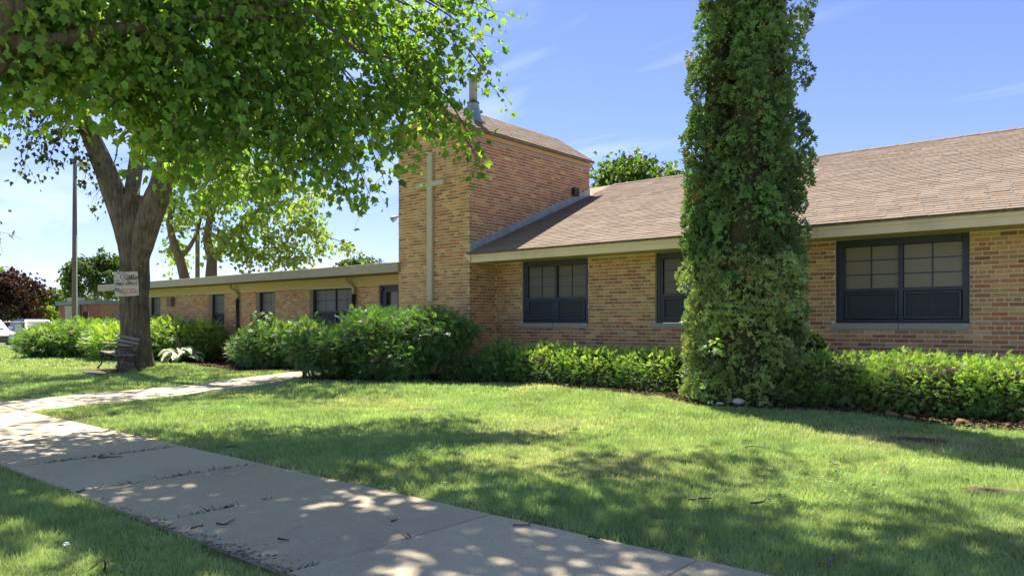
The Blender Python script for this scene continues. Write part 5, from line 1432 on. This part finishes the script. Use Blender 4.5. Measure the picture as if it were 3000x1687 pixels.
def back_tree(name, base, cz, rad, label, col, n, size, trunk_r=.15, bark='barkpale', leafmat='backleaf', forks=4, TV=LV, TF=LF, leaves=10, spread=None, group=None, low=-0.6, twigs=9):
    base = np.asarray(base, float); rad = np.asarray(rad, float); T = Tree()
    c = np.array([base[0], base[1], cz]); spread = spread or rad.mean() * 0.28
    T.limb([base + (0, 0, -.1), base + (rng.normal(0, .1), rng.normal(0, .1), (cz - rad[2]) * .6), (c[0] + rng.normal(0, .2), c[1] + rng.normal(0, .2), cz - rad[2] * .35), c], trunk_r, trunk_r * .35, 9)
    hd = [np.array([c[0], c[1], cz - rad[2]*.35])]
    for k in range(forks):
        a = k * 2*math.pi/forks + rng.random(); e = c + rad * np.array([math.cos(a)*.5, math.sin(a)*.5, rng.uniform(-.1, .4)])
        T.limb(bez(hd[0], (hd[0] + e)/2 + rng.normal(0, .2, 3), e, 5), trunk_r*.55, trunk_r*.2, 7); hd.append(e)
    for i in range(n):
        d = rand_dir(1)[0]
        if d[2] < low: d[2] = -d[2]
        k = 1 + 0.5*(float(fbm(d[0]*1.8 + base[0], d[1]*1.8, d[2]*1.8)) - .5)
        tip = c + rad * d * k * rng.uniform(.55, 1.0)
        h = min(hd, key=lambda q: np.linalg.norm(q - tip))
        T.bough(h + (tip - h)*rng.uniform(.45, .7), tip, leaves, size, col, spread=spread, r=.02*rad.mean()/3, twigs=twigs, TV=TV, TF=TF, wood=(i % 3 == 0), droop=.3)
    return T.finish(name, base, label, bark=bark, leafmat=leafmat, group=group)
BG = (0.26, 0.36, 0.10)
# two-trunk tree behind the flat wing
TC = Tree()
def tc(dx, dy, t=33.0): return at(dx, dy, t)
b_ = tc(470, 800); b2 = tc(528, 800)
TC.limb([(b_[0], b_[1], -.1), tc(466, 705), tc(452, 650), tc(435, 605), tc(425, 560), tc(440, 500)], .26, .10, 10)
TC.limb([tc(452, 650), tc(475, 625), tc(495, 590), tc(510, 530)], .13, .06, 8)
TC.limb([(b2[0], b2[1], -.1), tc(531, 705), tc(533, 655), tc(520, 600), tc(530, 540), tc(560, 470)], .30, .10, 10)
TC.limb([tc(533, 660), tc(560, 620), tc(600, 570), tc(660, 520), tc(740, 500)], .17, .05, 8)
for (dx, dy, t, rx, rz, nn) in ((470, 520, 33, 75, 80, 16), (560, 470, 33, 90, 100, 22), (640, 540, 32.5, 90, 70, 18), (700, 440, 33, 90, 90, 18), (760, 540, 32.5, 70, 80, 14), (800, 600, 32.5, 50, 60, 8), (620, 620, 32.5, 70, 50, 9), (540, 590, 32.5, 60, 50, 8), (440, 630, 33, 40, 40, 5), (560, 380, 33.5, 120, 70, 12), (735, 640, 32.5, 40, 40, 4), (480, 400, 34, 80, 70, 8)):
    for k in range(max(3, int(nn * 0.7))):
        a = rng.normal(0, .55, 2)
        tip = tc(dx + a[0]*rx, dy + a[1]*rz + 10, t + rng.normal(0, 1.0)); st = tc(dx + a[0]*rx*.3, dy + a[1]*rz*.3 - 5, t)
        TC.bough(st, tip, 9, .19, BG, spread=.66, r=.02, twigs=9, TV=LV, TF=LF, wood=(k % 2 == 0))
TC.finish('maple_tree', (b2[0], b2[1], 0), 'sunlit light green tree with forked pale trunks behind the flat roofed wing', bark='barkpale', leafmat='backleaf')
up_ = at(497, 811, 37)
tag(part('utility_pole', G().tube([(up_[0], up_[1], -.1), (up_[0], up_[1], 6.2)], [.12, .10], 10).box(up_[0]-.6, up_[0]+.6, up_[1]-.04, up_[1]+.04, 5.8, 5.9), M['polewood']), 'slim wooden utility pole between the trunks behind the flat wing', 'pole')

pp = at(15, 811, 49)
back_tree('purple_maple', (pp[0], pp[1], 0), 2.6, (2.5, 2.4, 2.35), 'dark purple leaved maple at the far left of the parking lot', (0.040, 0.016, 0.014), 95, .2, bark='bark', leaves=9)
pp = at(238, 811, 76)
back_tree('round_tree', (pp[0], pp[1], 0), 5.6, (2.9, 2.9, 2.7), 'green rounded tree rising behind the distant brick building', (0.075, 0.13, 0.032), 70, .3, bark='bark')
pp = at(905, 811, 47)
back_tree('distant_tree', (pp[0], pp[1], 0), 4.0, (2.0, 2.0, 1.45), 'treetop just showing over the flat roof left of the tower', (0.075, 0.12, 0.035), 40, .22)
pp = at(1585, 811, 31)
back_tree('distant_tree', (pp[0], pp[1], 0), 6.1, (2.2, 2.2, 2.0), 'treetop showing over the main ridge between tower and arborvitae', (0.10, 0.165, 0.03), 80, .19)
for k, (dx, t, cz, r_, h_, col, lab) in enumerate(((95, 85, 3.0, 2.4, 2.4, (0.09, 0.15, 0.04), 'pale green bush tree beyond the lot, next to the purple maple'), (140, 95, 3.2, 2.6, 2.8, (0.075, 0.13, 0.045), 'pale green bush tree beyond the lot, beside the brick building'),
      (60, 120, 3.6, 3.4, 3.4, (0.06, 0.10, 0.045), 'hazy tree of the far treeline behind the purple maple'), (125, 130, 4.0, 3.6, 3.8, (0.055, 0.09, 0.045), 'hazy tree at the middle of the far treeline'), (185, 135, 4.0, 3.8, 3.6, (0.06, 0.095, 0.045), 'hazy tree of the far treeline by the light pole'), (-30, 110, 4.0, 4.5, 4.0, (0.06, 0.10, 0.04), 'far treeline tree at the very left of the view'), (250, 140, 4.2, 5, 4.2, (0.06, 0.10, 0.04), 'far treeline tree behind the brick building roof'))):
    pp = at(dx, 811, t)
    back_tree('distant_tree', (pp[0], pp[1], 0), cz, (r_, r_, h_), lab, col, 45, .34, leaves=8, low=-1, group='trees beyond the parking lot')
pp = at(105, 811, 57)
back_tree('bright_sapling', (pp[0], pp[1], 0), 1.7, (1.1, 1.1, .9), 'bright yellow green sapling behind the far left hedge', (0.22, 0.28, 0.03), 26, .2, trunk_r=.05)

# ------------------------------------------------------------------ grass
def grass():
    parts = []
    for (t0, t1, dn, w, h) in ((3.0, 5.6, 8800, .0030, .046), (5.6, 8.2, 5000, .0040, .047), (8.2, 12.5, 2300, .0060, .049), (12.5, 21, 900, .011, .055), (21, 45, 150, .028, .065)):
        k = 0.80
        A = k * (t1*t1 - t0*t0)
        n = int(A * dn)
        t = np.sqrt(rng.uniform(t0*t0, t1*t1, n)); s_ = rng.uniform(-k, k, n) * t
        x = FW[0]*t + RT[0]*s_; y = FW[1]*t + RT[1]*s_
        be = bed_edge(x) + rng.normal(0, .05, n)
        wob = (fbm(x*2.2 + 3, y*2.2) - .5) * .16
        ok = (y < be) & ~on_paving(x, y, 0.0 - wob * 0.5 - 0.0) & (x > -42.6)
        # bare spots
        bare = np.zeros(n)
        for (bx, by, rx, ry) in ((-7.9, 7.45, .34, .16), (-1.8, 8.75, .30, .18), (-0.8, 6.7, .30, .16), (-11.0, 4.35, .35, .12), (-3.7, 2.10, .42, .07), (-4.8, 2.14, .4, .05)):
            bare = np.maximum(bare, np.exp(-(((x - bx)/rx)**2 + ((y - by)/ry)**2)**1.5))
        bare = np.maximum(bare, pad_mask(x, y))
        ok &= (bare < rng.uniform(.12, .75, n)) & (np.hypot(x - AX, y - AY) > .58)
        # thin edge by the sidewalk
        ed = np.minimum(np.abs(y - SW1), np.abs(y - SW0)); ok &= (rng.random(n) < np.clip(.25 + ed*6, 0, 1))
        x, y, t = x[ok], y[ok], t[ok]; n = len(x)
        z = ground_z(x, y)
        dry = np.clip((fbm(x*.55 + 11, y*.55 + 2, 1.7) - .50) * 3.2, 0, 1) * .62
        dry = np.maximum(dry, np.clip(.75 - np.abs(y - SW1) * 4.5, 0, .75) * (fbm(x*1.7, y*1.7, 9) * 1.3))
        dry = np.maximum(dry, np.exp(-(((x + 1.85)/1.1)**2 + ((y - 8.7)/.5)**2)) * .8)
        lush = fbm(x*1.3 + 30, y*1.3, 4.2)
        hgt = h * (0.55 + .9*lush) * rng.uniform(.55, 1.35, n) * (1 - .35*dry)
        hgt = hgt * np.where(vnoise(x*3.1 + 5, y*3.1 + 8) > .80, 1.35, 1)
        az = rng.random(n)*2*math.pi; lean = rng.uniform(.1, .75, n)
        cl = fbm(x*5, y*5, 7.7)
        lx = np.cos(az)*lean + (fbm(x*2, y*2, 2)-.5)*.9; ly = np.sin(az)*lean + (fbm(x*2+9, y*2, 2)-.5)*.9
        tip = norm(np.stack([lx, ly, np.ones(n)], 1)); fa = norm(np.stack([np.cos(az+1.3), np.sin(az+1.3), .2*np.ones(n)], 1))
        R = frames(fa, tip)
        green = np.array([0.47, 0.555, 0.27]); straw = np.array([0.74, 0.66, 0.44]); dark = np.array([0.29, 0.43, 0.20])
        c = green*(1-lush[:, None]) + dark*lush[:, None]
        isd = (rng.random(n) < dry)[:, None]
        c = np.where(isd, straw*rng.uniform(.6, 1.1, (n, 1)), c) * (0.62 + .8*cl)[:, None] * (1 + rng.normal(0, .13, (n, 1)))
        TVb = BLADE.copy(); TVb[:, 2] = -.28*TVb[:, 1]**2
        S = np.stack([w*rng.uniform(.6, 1.3, n)*.5*1.6, hgt, hgt], 1)
        if t0 < 5: TT, TF_ = TVb, np.array([(0,1,3),(0,3,2),(2,3,4)])
        else: TT, TF_ = TVb[[0, 1, 4]] * np.array([1.3, 1, 1]), np.array([(0, 1, 2)])
        parts.append(scatter(TT, TF_, np.stack([x, y, z - .004], 1), R, S, np.clip(c, .004, 1)))
    # clover and plantain in patches
    n = 26000; t = np.sqrt(rng.uniform(9, 120, n)); q = rng.uniform(-.75, .75, n) * t
    x = FW[0]*t + RT[0]*q; y = FW[1]*t + RT[1]*q
    ok = (vnoise(x*1.1 + 50, y*1.1) > .74) & (y < bed_edge(x)) & ~on_paving(x, y, .03) & (rng.random(n) < .8)
    x, y, t = x[ok], y[ok], t[ok]; n = len(x)
    R = frames(norm(np.array([0, 0, 1.]) + rng.normal(0, .4, (n, 3))), norm(rng.normal(size=(n, 3)) * np.array([1, 1, .15])))
    parts.append(scatter(LV, LF, np.stack([x, y, ground_z(x, y) + rng.uniform(.03, .055, n)], 1), R, rng.uniform(.014, .03, n), tint((0.24, 0.40, 0.13), n, .2)))
    v, f, c = merge(parts)
    o = part('grass', (v, f), M['grass'], None, c, kind='stuff', origin=(0, 0, 0))
    tag(o, 'short mown grass of the lawn and the strip by the sidewalk', 'grass', kind='stuff')
grass()
# weeds in the sidewalk joints and shaggy tufts on the edges
def tuft(name, spots, label):
    n = len(spots); P = np.array(spots)
    az = rng.random(n)*2*math.pi
    tip = norm(np.stack([np.cos(az)*.9, np.sin(az)*.9, rng.uniform(.3, 1.2, n)], 1)); fa = norm(np.stack([np.cos(az+1.4), np.sin(az+1.4), .5*np.ones(n)], 1))
    TVb = BLADE.copy(); TVb[:, 2] = -.3*TVb[:, 1]**2
    S = np.stack([rng.uniform(.002, .0045, n), rng.uniform(.025, .06, n), rng.uniform(.03, .06, n)], 1)
    v, f, c = scatter(TVb, np.array([(0,1,3),(0,3,2),(2,3,4)]), P, frames(fa, tip), S, tint((0.045, 0.085, 0.022), n, .25))
    return tag(part(name, (v, f), M['grass'], None, c, kind='stuff'), label, 'weeds', kind='stuff')
for (jx, ys, lab) in ((-7.5, [(2.55, .10), (2.75, .12), (2.95, .1), (3.2, .06), (3.4, .08)], 'weeds in the far sidewalk joint'), (-6.05, [(2.38, .10), (2.55, .05), (2.86, .07), (3.02, .08), (3.3, .06), (3.5, .04)], 'weeds in the second visible sidewalk joint'), (-4.76, [(2.50, .10), (2.62, .06), (2.95, .03)], 'weeds in the middle sidewalk joint'), (-3.28, [(2.24, .09), (2.95, .02)], 'weeds in the near sidewalk joint')):
    sp = [(jx + rng.normal(0, .008), y + rng.normal(0, s__), .016) for (y, s__) in ys for _ in range(int(190*s__))]
    tuft('weeds', sp, lab)
# mulch chips and dead leaves
def litter():
    n = 15000
    x = rng.uniform(-15.5, 2, n); be = bed_edge(x); y = be - .12 + np.abs(rng.normal(0, .45, n))
    ok = (y < 12.7) & ~((x < -11.2) & (y > 11.8)) & ~on_paving(x, y, -.05); x, y = x[ok], y[ok]
    x2 = rng.uniform(-30, -15.6, 4000); y2 = bed_edge(x2) - .05 + np.abs(rng.normal(0, .5, 4000)); x = np.append(x, x2); y = np.append(y, y2); n = len(x)
    P = np.stack([x, y, ground_z(x, y) + rng.uniform(.015, .05, n)], 1)
    R = frames(norm(np.array([0, 0, 1.]) + rng.normal(0, .45, (n, 3))), norm(rng.normal(size=(n, 3))*np.array([1, 1, .2])))
    base = np.array([(0.10, 0.06, 0.035), (0.05, 0.032, 0.022), (0.19, 0.12, 0.065), (0.07, 0.045, 0.03)])[rng.integers(0, 4, n)]
    v, f, c = scatter(QV, QF, P, R, np.stack([rng.uniform(.02, .06, n), rng.uniform(.03, .09, n), rng.uniform(.02, .05, n)], 1), base*rng.uniform(.6, 1.3, (n, 1)))
    tag(part('leaf_litter', (v, f), M['litter'], None, c, kind='stuff'), 'brown mulch chips and dead leaves along the beds', 'leaf litter', kind='stuff')
litter()
# big dry leaves under the right hedge
for k, (x, y, lab) in enumerate(((-2.45, 10.02, 'leftmost of three tan dry leaves under the right hedge'), (-2.25, 10.00, 'middle one of three tan dry leaves under the right hedge'), (-1.7, 10.06, 'rightmost of three tan dry leaves under the right hedge'))):
    v, f, c = scatter(LV, LF, np.array([[x, y, float(ground_z(x, y)) + .05]]), frames(norm(np.array([[.1, -.5, .8]])), norm(np.array([[1., .2, .1]]))), np.array([.16]), np.array([[.24, .15, .075]]))
    tag(part('dry_leaf', (v, f), M['litter'], None, c), lab, 'leaf', 'dry leaves under the right hedge')
# crumpled paper by the arborvitae
def paper(p, s, lab, flatz=.5):
    d = norm(rng.normal(size=(40, 3))); import bmesh
    bm = bmesh.new(); bmesh.ops.create_icosphere(bm, subdivisions=2, radius=1)
    V = np.array([v.co[:] for v in bm.verts]); F = [tuple(v.index for v in f.verts) for f in bm.faces]; bm.free()
    V = V * (1 + rng.normal(0, .22, (len(V), 1))) * np.array([s, s*.7, s*flatz]) + np.asarray(p)
    tag(part('paper_scrap', (V, F), M['paper']), lab, 'paper', 'paper scraps')
p = np.array([-4.40, 10.14, .16]); paper(p, .10, 'crumpled white paper at the foot of the arborvitae')
p = np.array([-4.6, 9.98, .13]); paper(p, .07, 'flattened white scrap on the grass edge below the arborvitae', .25)
p = np.array([-4.62, 1.60, .03]); paper(p, .022, 'tiny white scrap in the near strip of grass', .5)
# bare patches
for (bx, by, rx, ry, lab) in ((-7.9, 7.45, .36, .17, 'small bare soil patch in the middle of the lawn'), (-1.8, 8.75, .30, .18, 'pale bare patch in the sunny grass before the right hedge'), (-0.8, 6.7, .28, .14, 'dark soil patch at the right edge of the lawn')):
    a = np.linspace(0, 2*math.pi, 20, endpoint=False); k = 1 + rng.normal(0, .13, 20)
    onsw = by < 2.3
    z0 = (lambda x, y: .024) if onsw else (lambda x, y: float(ground_z(x, y)) + .008)
    V = [(bx, by, z0(bx, by) + .006)] + [(bx + rx*.6*k[i]*math.cos(a[i]), by + ry*.6*k[i]*math.sin(a[i]), z0(bx, by) + .004) for i in range(20)] + [(bx + rx*k[i]*math.cos(a[i]), by + ry*k[i]*math.sin(a[i]), z0(bx + rx*k[i]*math.cos(a[i]), by + ry*k[i]*math.sin(a[i])) - (.002 if onsw else .004)) for i in range(20)]
    F = [(0, 1+i, 1+(i+1) % 20) for i in range(20)] + [(1+i, 21+i, 21+(i+1) % 20, 1+(i+1) % 20) for i in range(20)]
    tag(part('soil_patch', (np.array(V), F), M['soil'], smooth=True), lab, 'soil', kind='structure')

# fallen twigs
def twig(path, r, lab, z=None, forks=()):
    P = []
    for (dx, dy) in path:
        u, v = dx*3000/2576, dy*3000/2576
        t = CAM_H*FPX/(v - HZ); q = (FW + RT*(u - CX)/FPX)*t
        onp = bool(on_paving(q[0], q[1])); P.append((q[0], q[1], (.024 + r) if onp else float(ground_z(q[0], q[1])) + .045))
    P = np.array(P); Q = np.concatenate([np.linspace(P[i], P[i+1], 4)[:-1] for i in range(len(P)-1)] + [P[-1:]])
    Q[1:-1] += rng.normal(0, r*.9, (len(Q)-2, 3)) * np.array([1, 1, .4])
    rt = link('twig', None, P[0]); tag(rt, lab, 'twig', 'fallen twigs')
    part('stem', G().tube(Q, np.linspace(r, r*.5, len(Q)), 6), M['greytwig'] if 'grey' in lab or 'pale' in lab else M['twig'], rt, smooth=True)
    g = G()
    for k in range(2):
        i = 1 + k*2; d = Q[min(i+1, len(Q)-1)] - Q[i]; e = Q[i] + np.array([-d[1], d[0], 0])*rng.choice([-1, 1])*1.2 + d*.8 + np.array([0, 0, .004])
        g.tube([Q[i], e], [r*.6, r*.3], 5)
    part('side_shoot', g, M['twig'], rt) if False else None
twig([(247,1159),(275,1158),(308,1157)], .008, 'dark stick lying on the second sidewalk slab')
twig([(193,1247),(203,1244),(216,1242)], .006, 'small dark twig near the grass edge of the sidewalk, left part')
twig([(545,1327),(560,1330),(590,1318)], .006, 'forked dark twig on the sidewalk near the weeds')
twig([(700,1366),(728,1370)], .006, 'short dark twig on the big near slab')
twig([(985,1322),(1000,1316)], .006, 'tiny twig right of the centre of the near slab')
twig([(1290,1332),(1330,1332),(1348,1315),(1352,1283)], .007, 'long curved grey twig where lawn meets sidewalk')
twig([(1480,1362),(1508,1367)], .007, 'short dark twig at the sidewalk edge, right of the curved twig')
twig([(1735,1270),(1760,1268),(1790,1266)], .010, 'grey stick lying in the lawn right of the sidewalk')
twig([(1890,1278),(1920,1273),(1940,1268)], .009, 'pale stick lying in the lawn below the shadow')
twig([(2088,1170),(2110,1180)], .010, 'pale sunlit stick in the lawn near the right hedge')
twig([(1875,1136),(1900,1133),(1935,1140)], .008, 'thin grey stick crossing a lawn shadow')
twig([(2085,1440),(2092,1425),(2096,1408)], .010, 'grey knobbly twig standing at the bottom of the view')
twig([(570,1135),(590,1131),(605,1137)], .007, 'dark bent twig in the grass by the third slab')
twig([(480,1341),(500,1335),(512,1330)], .006, 'dark twig on soil at the near sidewalk edge')

# dark crumbs of soil spilled over the near edge of the sidewalk
def crumbs():
    n = 330
    x = np.concatenate([rng.normal(-3.75, .36, n), rng.normal(-4.75, .3, n // 3), rng.uniform(-8, -1.6, n // 4)])
    m = len(x); y = SW0 + np.abs(rng.normal(0, .065, m)) * np.where(np.arange(m) < n, 1.1, .5) - .02
    P = np.stack([x, y, np.full(m, .0235)], 1)
    R = frames(norm(np.array([0, 0, 1.]) + rng.normal(0, .3, (m, 3))), norm(rng.normal(size=(m, 3)) * np.array([1, 1, .1])))
    base = np.array([(.24, .20, .155), (.17, .14, .11), (.33, .28, .22)])[rng.integers(0, 3, m)]
    v, f, c = scatter(QV, QF, P, R, rng.uniform(.008, .03, m), base)
    tag(part('soil_crumbs', (v, f), M['litter'], None, c, kind='stuff'), 'dark soil crumbs spilled on the near sidewalk edge', 'soil', kind='stuff')
crumbs()
